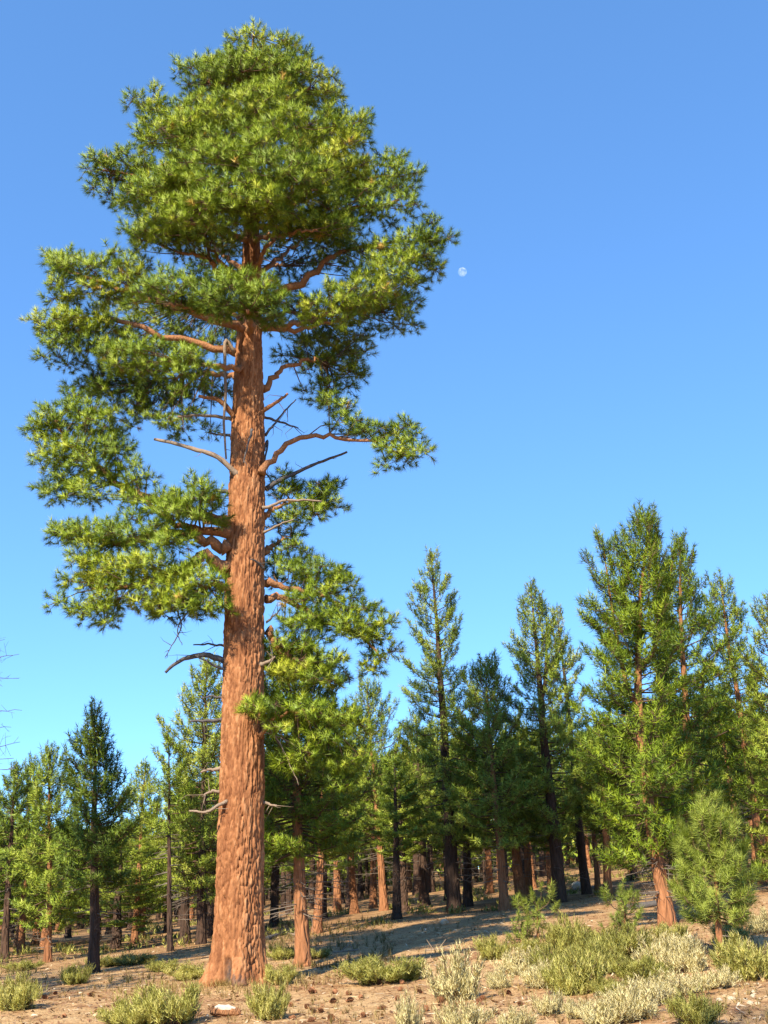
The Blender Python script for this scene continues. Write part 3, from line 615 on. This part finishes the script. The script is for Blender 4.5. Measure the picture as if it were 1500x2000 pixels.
# base column, forward distance, top x, top y, crown-foot y, half width, trunk width (photo pixels), options, label
MID = [
 (182, 31, 183, 1392, 1730, 72, 22, dict(n_tuft=1500, seed=1, bark=BARK_DARK_SHADED, tint0=0.22, shape=1.1), 'dark green young pine standing in shade, far from the great trunk'),  # needles tinted dark to paint in the shade it stands in
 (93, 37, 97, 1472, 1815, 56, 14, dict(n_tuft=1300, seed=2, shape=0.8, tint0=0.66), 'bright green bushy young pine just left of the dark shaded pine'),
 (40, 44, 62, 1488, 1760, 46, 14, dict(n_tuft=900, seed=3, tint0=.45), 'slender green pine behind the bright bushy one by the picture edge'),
 (8, 40, 30, 1505, 1720, 50, 16, dict(n_tuft=900, seed=4, tint0=.4, bark=BARK_DARK_SHADED), 'leftmost pine, cut by the picture edge'),
 (262, 46, 284, 1497, 1765, 55, 13, dict(n_tuft=1200, seed=5, tint0=.62), 'light green pointed pine in the gap beside the dark shaded pine'),
 (333, 37, 330, 1440, 1640, 40, 11, dict(n_tuft=420, seed=6, tint0=.6, open_=.5, dead=40, bark=BARK_DARK_SHADED), 'thin sparse pine with a long bare stem, left of the great trunk'),
 (392, 40, 402, 1305, 1740, 88, 19, dict(n_tuft=2000, seed=7, tint0=.55, shape=.7, bark=BARK_DARK_SHADED), 'broad green pine half hidden behind the left side of the great trunk'),
 (362, 41, 366, 1480, 1700, 50, 20, dict(n_tuft=700, seed=8, tint0=.5, bark=BARK_DARK_SHADED), 'short dark stemmed pine in front of the broad one'),
 (592, 28.0, 572, 1290, 1665, 110, 30, dict(n_tuft=2400, seed=9, tint0=.42, shape=.55, leaf=NEEDLE, dead=30, K=26, nw=.018), 'stout orange trunked pine right behind the great pine'),
 (750, 50, 718, 1345, 1640, 78, 16, dict(n_tuft=1700, seed=10, tint0=.68, shape=.75), 'light green pine with slim pale trunk, second right of the great trunk'),
 (692, 52, 672, 1395, 1600, 60, 17, dict(n_tuft=1000, seed=11, tint0=.6, shape=.7), 'pine with tan trunk between the stout orange one and the light green one'),
 (888, 42, 842, 1082, 1650, 76, 27, dict(n_tuft=2100, seed=12, tint0=.6, open_=.35, shape=.8, bark=BARK_DARK_SHADED), 'tall narrow pine with pointed open crown in the middle of the picture'),
 (829, 50, 812, 1400, 1620, 60, 20, dict(n_tuft=1000, seed=13, tint0=.45, bark=BARK_DARK_SHADED), 'dark trunked pine just left of the tall narrow pine'),
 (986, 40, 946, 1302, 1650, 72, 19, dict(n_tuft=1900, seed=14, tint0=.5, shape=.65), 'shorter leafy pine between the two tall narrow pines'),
 (1093, 41, 1036, 1146, 1640, 76, 27, dict(n_tuft=2000, seed=15, tint0=.62, open_=.35, shape=.75, bark=BARK_DARK_SHADED), 'tall pine with pale tipped crown and thick dark trunk, left of the twin topped pine'),
 (1146, 45, 1090, 1190, 1500, 44, 18, dict(n_tuft=850, seed=16, tint0=.66, open_=.3, bark=BARK_DARK_SHADED), 'slim pine with nearly black straight trunk leaning left'),
 (1304, 27, 1265, 1012, 1690, 106, 29, dict(n_tuft=2900, seed=17, tint0=.42, shape=.72, leaf=NEEDLE, dead=60, K=27, nw=.017, tl=(.30, .18), bend=-.045), 'largest green pine of the stand, with two tops and a leaning orange trunk'),
 (1352, 33, 1325, 1058, 1640, 80, 24, dict(n_tuft=2000, seed=18, tint0=.40, shape=.75, leaf=NEEDLE, tl=(.30, .18)), 'green pine pressed against the back of the twin topped pine'),
 (1492, 38, 1405, 1128, 1560, 66, 19, dict(n_tuft=1500, seed=19, tint0=.64, open_=.3, shape=.8), 'slim light green pine with bare orange stem near the picture edge'),
 (1560, 34, 1500, 1188, 1720, 90, 22, dict(n_tuft=1600, seed=20, tint0=.58, shape=.7), 'rightmost pine, its crown cut by the picture edge'),
 (1188, 42, 1172, 1420, 1625, 60, 17, dict(n_tuft=900, seed=21, tint0=.62), 'orange stemmed pine under the branches of the twin topped pine'),
 (1168, 47, 1150, 1500, 1640, 44, 11, dict(n_tuft=500, seed=22, tint0=.6), 'thin orange stemmed pine beside the black trunk'),
 (1028, 50, 1010, 1410, 1620, 55, 17, dict(n_tuft=800, seed=23, tint0=.45, bark=BARK_DARK_SHADED), 'dark stemmed pine left of the thick dark trunk'),
]
def build_mid():
    for (bx, d, tx, ty, cby, hwp, tw, opt, lab) in MID:
        opt = dict(opt); opt['n_tuft'] = int(opt['n_tuft'] * 1.75); base = ground_px(bx, d); top = at(tx, ty, d)
        H = float(np.linalg.norm(top - base)); m = mpp(at(tx, (ty + cby) / 2, d))
        k = 0
        cpt = at((bx + tx) / 2, cby, d); cb = float((cpt[2] - base[2]) / (top[2] - base[2]))
        tops = ()
        if opt['seed'] == 17: tops = [(-1.25, .1, H * .50, H * .925, 1.0, 720), (.8, .4, H * .6, H * .93, .5, 330)]
        if opt['seed'] == 15: tops = [(.6, .2, H * .62, H * .93, .35, 130)]
        me = conifer_meshes(H, cb, 1.2 * hwp * m, rbase=0.5 * tw * mpp(base), tops=tops, **opt)
        stand('pine_tree', base, top, me, label=lab, cat='tree', group='pines of the stand')
build_mid()

# unseen pines added off the picture to cast shade, one behind the camera
def build_shaders():
    me = conifer_meshes(17.0, 0.12, 3.0, 91, 0.38, n_tuft=1500, K=26, shape=.6, nw=.02)
    for (x, y, h, lab) in [(-12.7, 21.0, 20.0, 'tall unseen pine added to shade the dark young pine'), (-16.2, 20.0, 12.0, 'unseen pine added for shade, second row left of the clearing'),
                           (-18.5, 26.5, 12.5, 'unseen pine added for shade, farthest left of the clearing'), (-14.0, 15.5, 11.0, 'unseen pine added for shade, near the left of the clearing'),
                           (-10.9, 16.5, 9.5, 'small unseen pine added to shade the left foreground'), (-13.0, 18.0, 9.0, 'small unseen pine added for shade, beside the tall shading one')]:
        b = np.array([x, y, gz(x, y)]); k = h / 17.0; kx = 1.15 if h < 11 else 0.9
        stand('pine_tree', b, b + np.array([0, 0, h]), me, (kx * max(k, .6), kx * max(k, .6), k), x, label=lab, cat='tree', group='pines of the stand')
build_shaders()
def build_behind():
    me = conifer_meshes(16.8, 0.25, 2.2, 92, 0.2, n_tuft=700, K=16, shape=.7, nw=.03)
    b = np.array([-3.9, -4.4, gz(-3.9, -4.4)])  # unseen tree added so that its shadow falls on the corner
    stand('pine_tree', b, b + np.array([0, 0, 16.8]), me, label='unseen pine added behind the camera to shade the bottom right corner', cat='tree', group='pines of the stand')
build_behind()

# far wood: copies of a few kinds
def build_far():
    kinds = []
    for i in range(6):
        kinds.append(conifer_meshes(12.0, (0.34, 0.24, 0.40, 0.28, 0.18, 0.36)[i], (2.0, 2.3, 1.7, 2.1, 2.4, 1.6)[i], 200 + i, 0.22, n_tuft=1000, K=13, shape=(.7, .6, .9, .65, .6, .8)[i],
                                    tl=(.36, .26), nw=.05, bark=BARK_YOUNG if i in (0, 3) else BARK_DARK_SHADED, dead=22, sides=8, tint0=(.5, .58, .42, .55, .62, .48)[i]))
    r = rng(5); placed = []; n = 0; tries = 0
    keep = [(ground_px(m[0], m[1])[:2]) for m in MID]
    while n < 298 and tries < 20000:
        tries += 1
        d = 39 + 84 * r.random() ** 1.2; px = -260 + 2000 * r.random(); p = np.array([(px - 750) / 2000 * d * 1.07, d])
        if any((p[0] - q[0]) ** 2 + (p[1] - q[1]) ** 2 < 1.6 ** 2 for q in placed) or any((p[0] - q[0]) ** 2 + (p[1] - q[1]) ** 2 < 2.2 ** 2 for q in keep): continue
        placed.append(p); n += 1
        z = gz(*p); i = int(r.integers(0, 6))
        # keep the tops under the photograph's skyline
        lim = np.interp(px, [-300, 60, 180, 300, 430, 560, 700, 900, 1150, 1300, 1500, 1800], [1560, 1560, 1600, 1590, 1480, 1430, 1450, 1400, 1380, 1320, 1330, 1300])
        hmax = at(px, lim, d)[2] - z; h = min(hmax * (0.86 + 0.14 * r.random()), 15.0) * (0.82 + 0.18 * r.random())
        h = max(h, 3.5); s = h / 12.0; sx = max(0.8, s) * (0.95 + 0.4 * r.random())
        b = np.array([p[0], p[1], z]); t = b + np.array([r.normal() * .02 * h, 0, h])
        stand('pine_tree', b, t, kinds[i], (sx, sx, s), r.random() * 6.28, label='distant pine of the crowded wood behind, one slim trunk among many', cat='tree', group='far pines of the wood')
    # the wood beyond reads as one mass
    mb = MB(); n = 1100; d = 74 + 165 * r.random(n) ** 1.1; x = (r.random(n) - .5) * d * 1.4; z = ground_z(x, d); h = (6 + 5 * r.random(n)) * np.clip(d / 120, .75, 1.2)
    segs(mb, np.stack([x, d, z - .3], 1), np.stack([x, d, z + h], 1), .12 + .12 * r.random(n), .04, 2, 5)
    k = r.integers(0, n, 30000); u = r.random(30000) ** 1.3; T = np.stack([x[k], d[k], z[k] + h[k] * (.16 + .84 * u)], 1); T[:, :2] += r.normal(size=(30000, 2)) * (1.7 * (1 - u) + .2)[:, None]
    tufts(mb, T, np.tile([0, 0, 1.0], (30000, 1)) + r.normal(size=(30000, 3)) * .3, r, K=5, axis=.6, length=.9 * d[k] / 150, width=(.40 * d[k] / 150)[:, None, None], tint=np.clip(.45 + .18 * r.normal(size=30000), 0, 1))
    tag(mb.obj('forest', [NEEDLE_YOUNG, TWIG, BARK_DARK_SHADED]), 'distant green pine wood reading as one mass', kind='stuff')
build_far()

# saplings
SAP = [
 (1408, 1872, 1392, 1602, 72, 0.26, 13, 640, 31, 'soft green pine sapling with slim reddish stem near the picture edge'),
 (1051, 1836, 1049, 1768, 38, 0.40, 5, 60, 32, 'small round pine sapling on a thin pale stem beside the dark trunks'),
 (1222, 1842, 1220, 1752, 38, 0.15, 5, 80, 33, 'small two tiered pine sapling left of the leaning orange trunk'),
 (1018, 1845, 1020, 1822, 20, 0.2, 4, 14, 34, 'tiny pine seedling at the foot of the small round sapling'),
 (1505, 1740, 1502, 1640, 40, 0.2, 7, 60, 35, 'pine sapling cut by the picture edge, beyond the soft green one'),
]
for (bx, by, tx, ty, hwp, cb, tw, nn, sd, lab) in SAP:
    b = ground_hit(bx, by); t = at(tx, ty, b[1]); m = mpp(b); H = float(np.linalg.norm(t - b))
    me = conifer_meshes(H, cb, hwp * m, sd, tw * .5 * m, n_tuft=nn, K=60, shape=.5, tl=(.20, .15), nw=.008, leaf=NEEDLE_SAPLING, dead=3, sides=8, tint0=.8, gap=.075)
    stand('pine_sapling', b, t, me, label=lab, cat='sapling', group='pine saplings')

# dead tree whose twigs reach in at the left edge
def build_snag():
    d = 21.0; b = ground_px(-170, d); r = rng(44); root = empty('dead_tree', b)
    tag(root, 'bare dead tree reaching thin twigs in at the left picture edge', 'tree')
    H = 8.0; mb = MB(); P = np.stack([np.linspace(0, -.15, 14), np.zeros(14), np.linspace(-.2, H, 14)], 1); tube(mb, P, np.linspace(.13, .02, 14), 9, rough=.06)
    mb.obj('trunk', [DEADWOOD], root, smooth=True)
    tips = [(38, 1278), (34, 1325), (42, 1384), (20, 1420), (38, 1450), (25, 1480), (28, 1500), (10, 1250)]
    for i, (tx, ty) in enumerate(tips):
        t = at(tx, ty, d + (r.random() - .5) * 1.2) - b; z0 = t[2] - .25 - .4 * r.random(); s0 = np.array([np.interp(z0, P[:, 2], P[:, 0]), 0, z0])
        path = smooth_path([s0, s0 * .5 + t * .5 + np.array([0, 0, .10]), t], 12); path[1:] += r.normal(size=(11, 3)) * .012
        mb = MB(); tube(mb, path, np.linspace(.020, .004, 12), 5)
        j = r.integers(4, 11, 9); L = .10 + .22 * r.random((9, 1)); D = unit(r.normal(size=(9, 3)) + unit(t - s0) * .9)
        segs(mb, path[j], path[j] + D * L, .005, .002, 0, 3); e = path[j] + D * L * .6
        segs(mb, e, e + unit(D + r.normal(size=(9, 3))) * L * .5, .003, .002, 0, 3)
        mb.obj('dead_branch', [CHARWOOD], root)
build_snag()

# ------------------------------------------------------------------ shrubs
def shrub_mesh(seed, kind):
    """A shrub of about 1 m width and 1 m height: woody stems, upright leafy shoots."""
    r = rng(seed); st, fo = MB(), MB()
    n = 46 if kind == 'sage' else 54
    az = r.random(n) * 6.283; rho = np.sqrt(r.random(n)); el = R(88) - rho * R(58)
    L = (0.30 + 0.70 * r.random(n) ** 1.3) * (1.0 - 0.22 * rho)
    D = np.stack([np.cos(az) * np.cos(el), np.sin(az) * np.cos(el), np.sin(el)], 1)
    B = np.stack([np.cos(az) * rho * .12, np.sin(az) * rho * .12, np.full(n, -.05)], 1)
    M = B + D * L[:, None] * .55; E = M + unit(D + np.array([0, 0, .7])) * L[:, None] * .45
    segs(st, B, M, .013, .008, 0, 4, .4); segs(st, M, E, .008, .003, 0, 3, .5)
    m = 15 if kind == 'sage' else 26
    i = np.repeat(np.arange(n), m); t = .15 + .9 * r.random(n * m); S = M[i] + (E - M)[i] * t[:, None] + r.normal(size=(n * m, 3)) * .045
    if kind == 'sage':
        A = unit(D[i] * .35 + np.array([0, 0, 1.0]) + r.normal(size=(n * m, 3)) * .22)
        tufts(fo, S, A, r, K=9, axis=.22, length=.11, width=.013, tint=np.clip(.5 + .18 * r.normal(size=n * m), .02, .98), spread=(.15, .7))
    else:
        A = unit(D[i] * .5 + np.array([0, 0, .9]) + r.normal(size=(n * m, 3)) * .3)
        tufts(fo, S, A, r, K=8, axis=.16, length=.115, width=.011, tint=np.clip(.5 + .2 * r.normal(size=n * m), .02, .98), spread=(.12, .75))
    return st.mesh('stems', [TWIG]), fo.mesh('foliage', [SAGE if kind == 'sage' else BRUSH])
KINDS = {'sage': [shrub_mesh(300 + i, 'sage') for i in range(4)], 'brush': [shrub_mesh(320 + i, 'brush') for i in range(4)]}
SHRUBS = [  # kind, foot x, foot y, width, height in photo pixels, label
 ('sage', 898, 1952, 122, 92, 'large pale silvery sagebrush mound in front of the dark shaded ground'),
 ('sage', 1018, 1902, 92, 52, 'pale sagebrush just behind and right of the large silvery mound'),
 ('sage', 1076, 1982, 56, 52, 'small upright pale sagebrush alone near the bottom of the picture'),
 ('sage', 1180, 2004, 110, 62, 'pale sagebrush clump at the bottom edge, left end of the low sage bank'),
 ('sage', 1240, 1990, 110, 78, 'tall pale sagebrush in the low bank left of the shaded grey bush'),
 ('sage', 1318, 1946, 120, 52, 'pale sagebrush along the low bank behind the shaded grey bush'),
 ('sage', 1292, 1894, 100, 72, 'bright sagebrush between the olive thicket and the slim sapling'),
 ('sage', 1352, 1898, 90, 60, 'sagebrush touching the slim reddish sapling stem'),
 ('sage', 905, 2012, 96, 62, 'pale sagebrush at the bottom edge below the large silvery mound'),
 ('sage', 795, 2014, 62, 66, 'narrow pale sagebrush at the bottom edge, leftmost of the sage'),
 ('sage', 1492, 1822, 60, 44, 'pale sagebrush by the picture edge beyond the sapling'),
 ('sage', 1262, 1850, 60, 34, 'small sagebrush at the foot of the leaning orange trunk'),
 ('sage', 1062, 1928, 84, 54, 'sagebrush at the left foot of the largest olive bush'),
 ('sage', 1398, 1930, 84, 46, 'low sagebrush just above the pale stones'),
 ('sage', 1272, 1962, 96, 52, 'sagebrush in the middle of the low bank'),
 ('sage', 1135, 1988, 70, 40, 'low sagebrush right of the small upright one at the bottom'),
 ('sage', 1442, 1868, 64, 46, 'sagebrush behind the olive bush at the picture edge'),
 ('sage', 978, 1930, 60, 38, 'small sagebrush right of the large silvery mound'),
 ('sage', 1002, 2012, 74, 44, 'low sagebrush at the bottom edge between two upright ones'),
 ('sage', 1340, 1862, 72, 44, 'sagebrush half hidden behind the slim sapling stem'),
 ('brush', 1252, 1918, 96, 58, 'yellow green bush between the wide bush and the low sage bank'),
 ('brush', 1160, 1862, 86, 52, 'olive bush below the two tiered sapling'),
 ('brush', 1082, 1908, 74, 58, 'yellow green bush at the left end of the thicket'),
 ('brush', 1432, 1842, 72, 46, 'green bush right behind the slim sapling'),
 ('brush', 1312, 1838, 64, 36, 'low bush right of the leaning orange trunk'),
 ('brush', 1190, 1944, 64, 34, 'low green bush at the right foot of the largest olive bush'),
 ('brush', 1122, 1942, 112, 88, 'largest olive green bush in the middle of the thicket'),
 ('brush', 1108, 1872, 80, 82, 'upright olive bush behind the largest one'),
 ('brush', 1206, 1880, 130, 72, 'wide grey green bush right of the olive thicket'),
 ('brush', 1170, 1905, 90, 70, 'olive bush filling the gap between the largest and the wide bush'),
 ('brush', 966, 1874, 66, 50, 'round olive bush behind the large silvery sagebrush'),
 ('brush', 1038, 1868, 60, 36, 'low olive bush under the small round sapling'),
 ('brush', 1470, 1912, 120, 84, 'olive green bush by the picture edge, right of the slim sapling'),
 ('brush', 1362, 2004, 90, 72, 'grey green bush standing in shadow near the bottom corner'),
 ('brush', 756, 1920, 150, 52, 'wide low green bush on open ground right of the orange trunk'),
 ('brush', 700, 1905, 60, 30, 'small low bush at the end of the wide one'),
 ('brush', 522, 1992, 76, 72, 'green bush in front of the foot of the great trunk'),
 ('brush', 545, 1922, 62, 40, 'small green bush tucked behind the foot of the great trunk'),
 ('brush', 330, 2004, 130, 82, 'large green bush at the bottom edge left of the great trunk'),
 ('brush', 255, 2008, 110, 66, 'green bush at the bottom edge, left half of the large clump'),
 ('brush', 30, 1972, 96, 66, 'dark green bush at the left picture edge'),
 ('brush', 146, 1922, 60, 40, 'bush at the foot of the dark shaded pine'),
 ('brush', 372, 1914, 84, 36, 'low bush just left of the great trunk'),
 ('brush', 258, 1884, 80, 24, 'low bush on the far side of the shadow band'),
 ('brush', 205, 1888, 60, 22, 'low bush right behind the dark shaded pine'),
 ('brush', 552, 1874, 60, 32, 'dull green bush between the great trunk and the orange trunk'),
 ('brush', 42, 1896, 64, 22, 'low bush under the bright bushy pine by the left edge'),
 ('brush', 320, 1898, 60, 24, 'small bush at the foot of the thin sparse pine'),
 ('brush', 620, 1872, 50, 20, 'small bush right of the orange trunk'),
]
def build_shrubs():
    r = rng(8)
    for i, (k, px, py, wpx, hpx, lab) in enumerate(SHRUBS):
        b = ground_hit(px, py); m = mpp(b); e = empty('sagebrush' if k == 'sage' else 'bush', b); e.rotation_euler = (0, 0, r.random() * 6.28)
        e.scale = (wpx * m / 0.98, wpx * m / 0.98, hpx * m / 0.84)
        tag(e, lab, 'bush', 'sagebrush on the clearing' if k == 'sage' else 'green bushes on the clearing')
        for nm, me in zip(('stems', 'foliage'), KINDS[k][int(r.integers(0, 4))]):
            o = bpy.data.objects.new(nm, me); COL.objects.link(o); o.parent = e
build_shrubs()
def build_undergrowth():
    r = rng(71); fo = MB(); n = 300; d = 38 + 70 * r.random(n); px = -150 + 1800 * r.random(n); x = (px - 750) / 2000 * d * 1.07; z = ground_z(x, d)
    k = np.repeat(np.arange(n), 34); s = .35 + .35 * r.random(n)
    o = r.normal(size=(len(k), 3)) * np.array([.5, .5, .22]) * s[k][:, None]; o[:, 2] = np.abs(o[:, 2])
    T = np.stack([x[k], d[k], z[k]], 1) + o
    tufts(fo, T, np.tile([0, 0, 1.0], (len(k), 1)) + o, r, K=6, axis=.12, length=.14, width=.034, tint=np.clip(.35 + .2 * r.normal(size=len(k)), 0, 1), spread=(.2, 1.0))
    tag(fo.obj('undergrowth', [BRUSH]), 'low scrub scattered under the far pines', kind='stuff')
build_undergrowth()

# ------------------------------------------------------------------ things on the ground
def rock_mesh(seed, flat=.6):
    r = rng(seed); nu, nv = 12, 7; th = np.linspace(0, math.pi, nv); ph = np.arange(nu) * 2 * math.pi / nu
    V = np.stack([np.sin(th)[:, None] * np.cos(ph), np.sin(th)[:, None] * np.sin(ph), np.cos(th)[:, None] * np.ones(nu)], -1)
    N = unit(r.normal(size=(9, 3))); dd = .62 + .3 * r.random(9)
    fac = np.ones(V.shape[:2])
    for n_, d_ in zip(N, dd):
        c = V @ n_; fac = np.minimum(fac, np.where(c > .05, d_ / np.maximum(c, .05), 9))
    V = (V * np.minimum(fac, 1)[..., None] * np.array([1, .8, flat])).reshape(-1, 3)
    i = np.arange(nv - 1)[:, None] * nu; j = np.arange(nu)[None]; k = (j + 1) % nu
    mb = MB(); mb.add(V, Q=np.stack([i + j, i + nu + j, i + nu + k, i + k], -1).reshape(-1, 4)); return mb
ROCKS = [rock_mesh(400 + i).mesh('rock', [STONE]) for i in range(5)]
def put(name, me, loc, scale, rz, lab, cat, group=None):
    o = bpy.data.objects.new(name, me); COL.objects.link(o); o.location = loc; o.scale = scale if hasattr(scale, '__len__') else (scale,) * 3; o.rotation_euler = (0, 0, rz)
    return tag(o, lab, cat, group)
def build_small():
    r = rng(9)
    for i in range(26):
        px, py = (1405 + 85 * r.random(), 1905 + 62 * r.random()) if i < 20 else (1290 + 60 * r.random(), 1930 + 40 * r.random())
        b = ground_hit(px, py); s = (3 + 6 * r.random() ** 2) * mpp(b)
        put('stone', ROCKS[i % 5], b + np.array([0, 0, s * .15]), s, r.random() * 6, 'pale stone of the scatter near the bottom right corner', 'stone', 'pale stones in the corner')
    for (px, py, w_, lab) in [(870, 1804, 12, 'pale boulder on the ground left of the tall narrow pine'), (1348, 1836, 11, 'reddish rounded rock among the sagebrush'), (1128, 1735, 16, 'pale boulder far up the slope between the dark trunks'), (800, 1880, 8, 'small stone on the open ground')]:
        b = ground_hit(px, py); s = w_ * mpp(b); put('rock', ROCKS[int(r.integers(0, 5))], b + np.array([0, 0, s * .2]), s, 1.0, lab, 'rock')
    # bleached broken wood in front of the great trunk
    b = ground_hit(440, 1984); m = mpp(b); e = empty('wood_chunk', b); e.rotation_euler = (0, R(4), R(12)); tag(e, 'bleached white chunk of broken wood in front of the great trunk', 'log')
    mb = MB(); P = np.stack([np.linspace(-30, 30, 9) * m, np.zeros(9), np.full(9, 7 * m)], 1); tube(mb, P, np.array([5, 8, 9, 9, 10, 9, 9, 8, 4]) * m, 9, rough=.18, seed=4); mb.obj('heartwood', [LIMB], e)
    mb = MB(); P = np.stack([np.linspace(-22, 18, 7) * m, np.full(7, -3 * m), np.full(7, 14 * m)], 1); tube(mb, P, np.array([2, 5, 6, 5.5, 6, 4, 2]) * m, 7, rough=.25, seed=5); mb.obj('splinter', [BONE], e)
    # fallen logs
    for (x0, y0, x1, y1, t, mat, lab) in [(522, 1836, 580, 1817, 9, CHARWOOD, 'dark fallen log beyond the great trunk'), (560, 1826, 588, 1830, 6, DEADWOOD, 'grey fallen log next to the dark one'),
                                     (1225, 1778, 1292, 1768, 14, CHARWOOD, 'dark fallen log by the leaning orange trunk'), (650, 1862, 700, 1856, 3.5, DEADWOOD, 'thin grey fallen pole on the open ground'),
                                     (1120, 1742, 1165, 1734, 7, DEADWOOD, 'grey fallen log up the slope'), (20, 1934, 120, 1924, 5, DEADWOOD, 'long thin fallen pole in the left shade'), (830, 1858, 880, 1853, 4, DEADWOOD, 'pale stick lying in the dark shade')]:
        a, c = ground_hit(x0, y0), ground_hit(x1, y1)
        if np.linalg.norm(a - c) > 9: c = a + (c - a) * 9 / np.linalg.norm(a - c)
        c[2] = gz(c[0], c[1]); m = mpp(a); mb = MB(); P = smooth_path([a, c], 10) ; P[:, 2] = np.maximum(P[:, 2], ground_z(P[:, 0], P[:, 1])) + t * .3 * m
        q = P - a; tube(mb, q, np.linspace(.5, .38, 10) * t * m, 8, rough=.12, seed=int(x0)); j = np.array([3, 5, 7]); segs(mb, q[j], q[j] + unit(r.normal(size=(3, 3)) + np.array([0, 0, .8])) * .3, .02, .008, 0, 4)
        o = mb.obj('fallen_log', [mat], smooth=True); o.location = a; tag(o, lab, 'log')
    # pine cones
    mb = MB(); nu, nv = 9, 8
    for a in range(nv):
        f = a / (nv - 1); rr = (math.sin(f * math.pi * .92 + .12)) * .42
        for b_ in range(nu):
            an = (b_ + .5 * (a % 2)) * 2 * math.pi / nu; d = np.array([math.cos(an), math.sin(an), 0]); s_ = np.array([-math.sin(an), math.cos(an), 0])
            c = np.array([0, 0, f * 1.1 - .5]); mb.add([c + d * rr * .3 - s_ * .05, c + d * rr * .3 + s_ * .05, c + d * rr + s_ * .12 + [0, 0, .1], c + d * (rr + .05) + [0, 0, .14], c + d * rr - s_ * .12 + [0, 0, .1]], T=[[0, 1, 2], [0, 2, 3], [0, 3, 4]], tint=r.random())
    segs(mb, [[0, 0, -.5]], [[0, 0, .6]], .16, .1, 0, 6)
    cone = mb.mesh('cone', [CONE])
    for i in range(46):
        px, py = 560 + 480 * r.random(), 1918 + 80 * r.random()
        if i > 36: px = 20 + 360 * r.random(); py = 1940 + 50 * r.random()
        b = ground_hit(px, py); s = .09 + .04 * r.random()
        o = put('pine_cone', cone, b + np.array([0, 0, s * .3]), s, 0, 'brown pine cone lying on the dry needle litter', 'pine cone', 'fallen pine cones'); o.rotation_euler = (R(60 + 50 * r.random()), 0, r.random() * 6.28)
build_small()

def build_litter():
    r = rng(12); n = 26000
    d = 8 + 34 * r.random(n) ** 1.1; x = (r.random(n) - .5) * d * .95; z = ground_z(x, d)
    mb = MB(); a = r.random(n) * 6.283; L = .03 + .07 * r.random(n); w_ = .006 + .022 * r.random(n) ** 2
    D = np.stack([np.cos(a), np.sin(a), .25 * r.normal(size=n)], 1); S = np.stack([-np.sin(a), np.cos(a), .3 * r.normal(size=n)], 1)
    C = np.stack([x, d, z + .015], 1)
    V = np.stack([C - D * L[:, None] - S * w_[:, None], C - D * L[:, None] * .8 + S * w_[:, None], C + D * L[:, None], ], 1)
    mb.add(V.reshape(-1, 3), T=np.arange(n * 3).reshape(-1, 3), tint=np.repeat(np.clip(.5 + .3 * r.normal(size=n), 0, 1), 3))
    n = 3000; d = 9 + 20 * r.random(n); x = (r.random(n) - .5) * d * .9; z = ground_z(x, d) + .012; q = .025 + .05 * r.random(n) ** 2
    a = r.random(n) * 6.283; D = np.stack([np.cos(a), np.sin(a), .35 * r.normal(size=n)], 1) * q[:, None]; S = np.stack([-np.sin(a), np.cos(a), .35 * r.normal(size=n)], 1) * q[:, None] * .6
    C = np.stack([x, d, z], 1); V = np.stack([C - D, C + S, C + D * .9, C - S * .8], 1)
    mb.add(V.reshape(-1, 3), Q=np.arange(n * 4).reshape(-1, 4), tint=np.repeat(np.clip(.32 + .22 * r.normal(size=n), 0, 1), 4))
    tag(mb.obj('litter', [LITTER]), 'dry needles, chips and twigs strewn over the soil', kind='stuff')
    n = 5200; d = 9 + 30 * r.random(n); x = (r.random(n) - .5) * d * .95
    keep = fbm(x / 2.2 + 7, d / 2.2 + 7, 77, 3) > .47; x, d = x[keep], d[keep]; ga = r.random(700) * 6.283; gr = .6 + 1.6 * r.random(700) ** 2; x = np.append(x, BASE[0] + np.cos(ga) * gr); d = np.append(d, BASE[1] + np.sin(ga) * gr); z = ground_z(x, d); n = len(x)
    g = MB(); A = np.tile([0, 0, 1.0], (n, 1)) + r.normal(size=(n, 3)) * .15
    tufts(g, np.stack([x, d, z + .01], 1), A, r, K=9, axis=.02, length=.09 + .09 * r.random(n), width=.007, tint=np.clip(.55 + .22 * r.normal(size=n), 0, 1), spread=(.05, .7))
    n = 2600; px = -150 + 900 * r.random(n); d = 24 + 26 * r.random(n); x = (px - 750) / 2000 * d * 1.07; keep = fbm(x / 3 + 17, d / 3 + 7, 97, 3) > .46; x, d = x[keep], d[keep]; n = len(x)
    tufts(g, np.stack([x, d, ground_z(x, d) + .02], 1), np.tile([0, 0, 1.0], (n, 1)) + r.normal(size=(n, 3)) * .2, r, K=10, axis=.05, length=.14 + .12 * r.random(n), width=.014, tint=np.clip(.12 + .15 * r.normal(size=n), 0, 1), spread=(.05, .8))
    tag(g.obj('grass', [GRASS]), 'sparse straw coloured grass on the forest floor', kind='stuff')
build_litter()
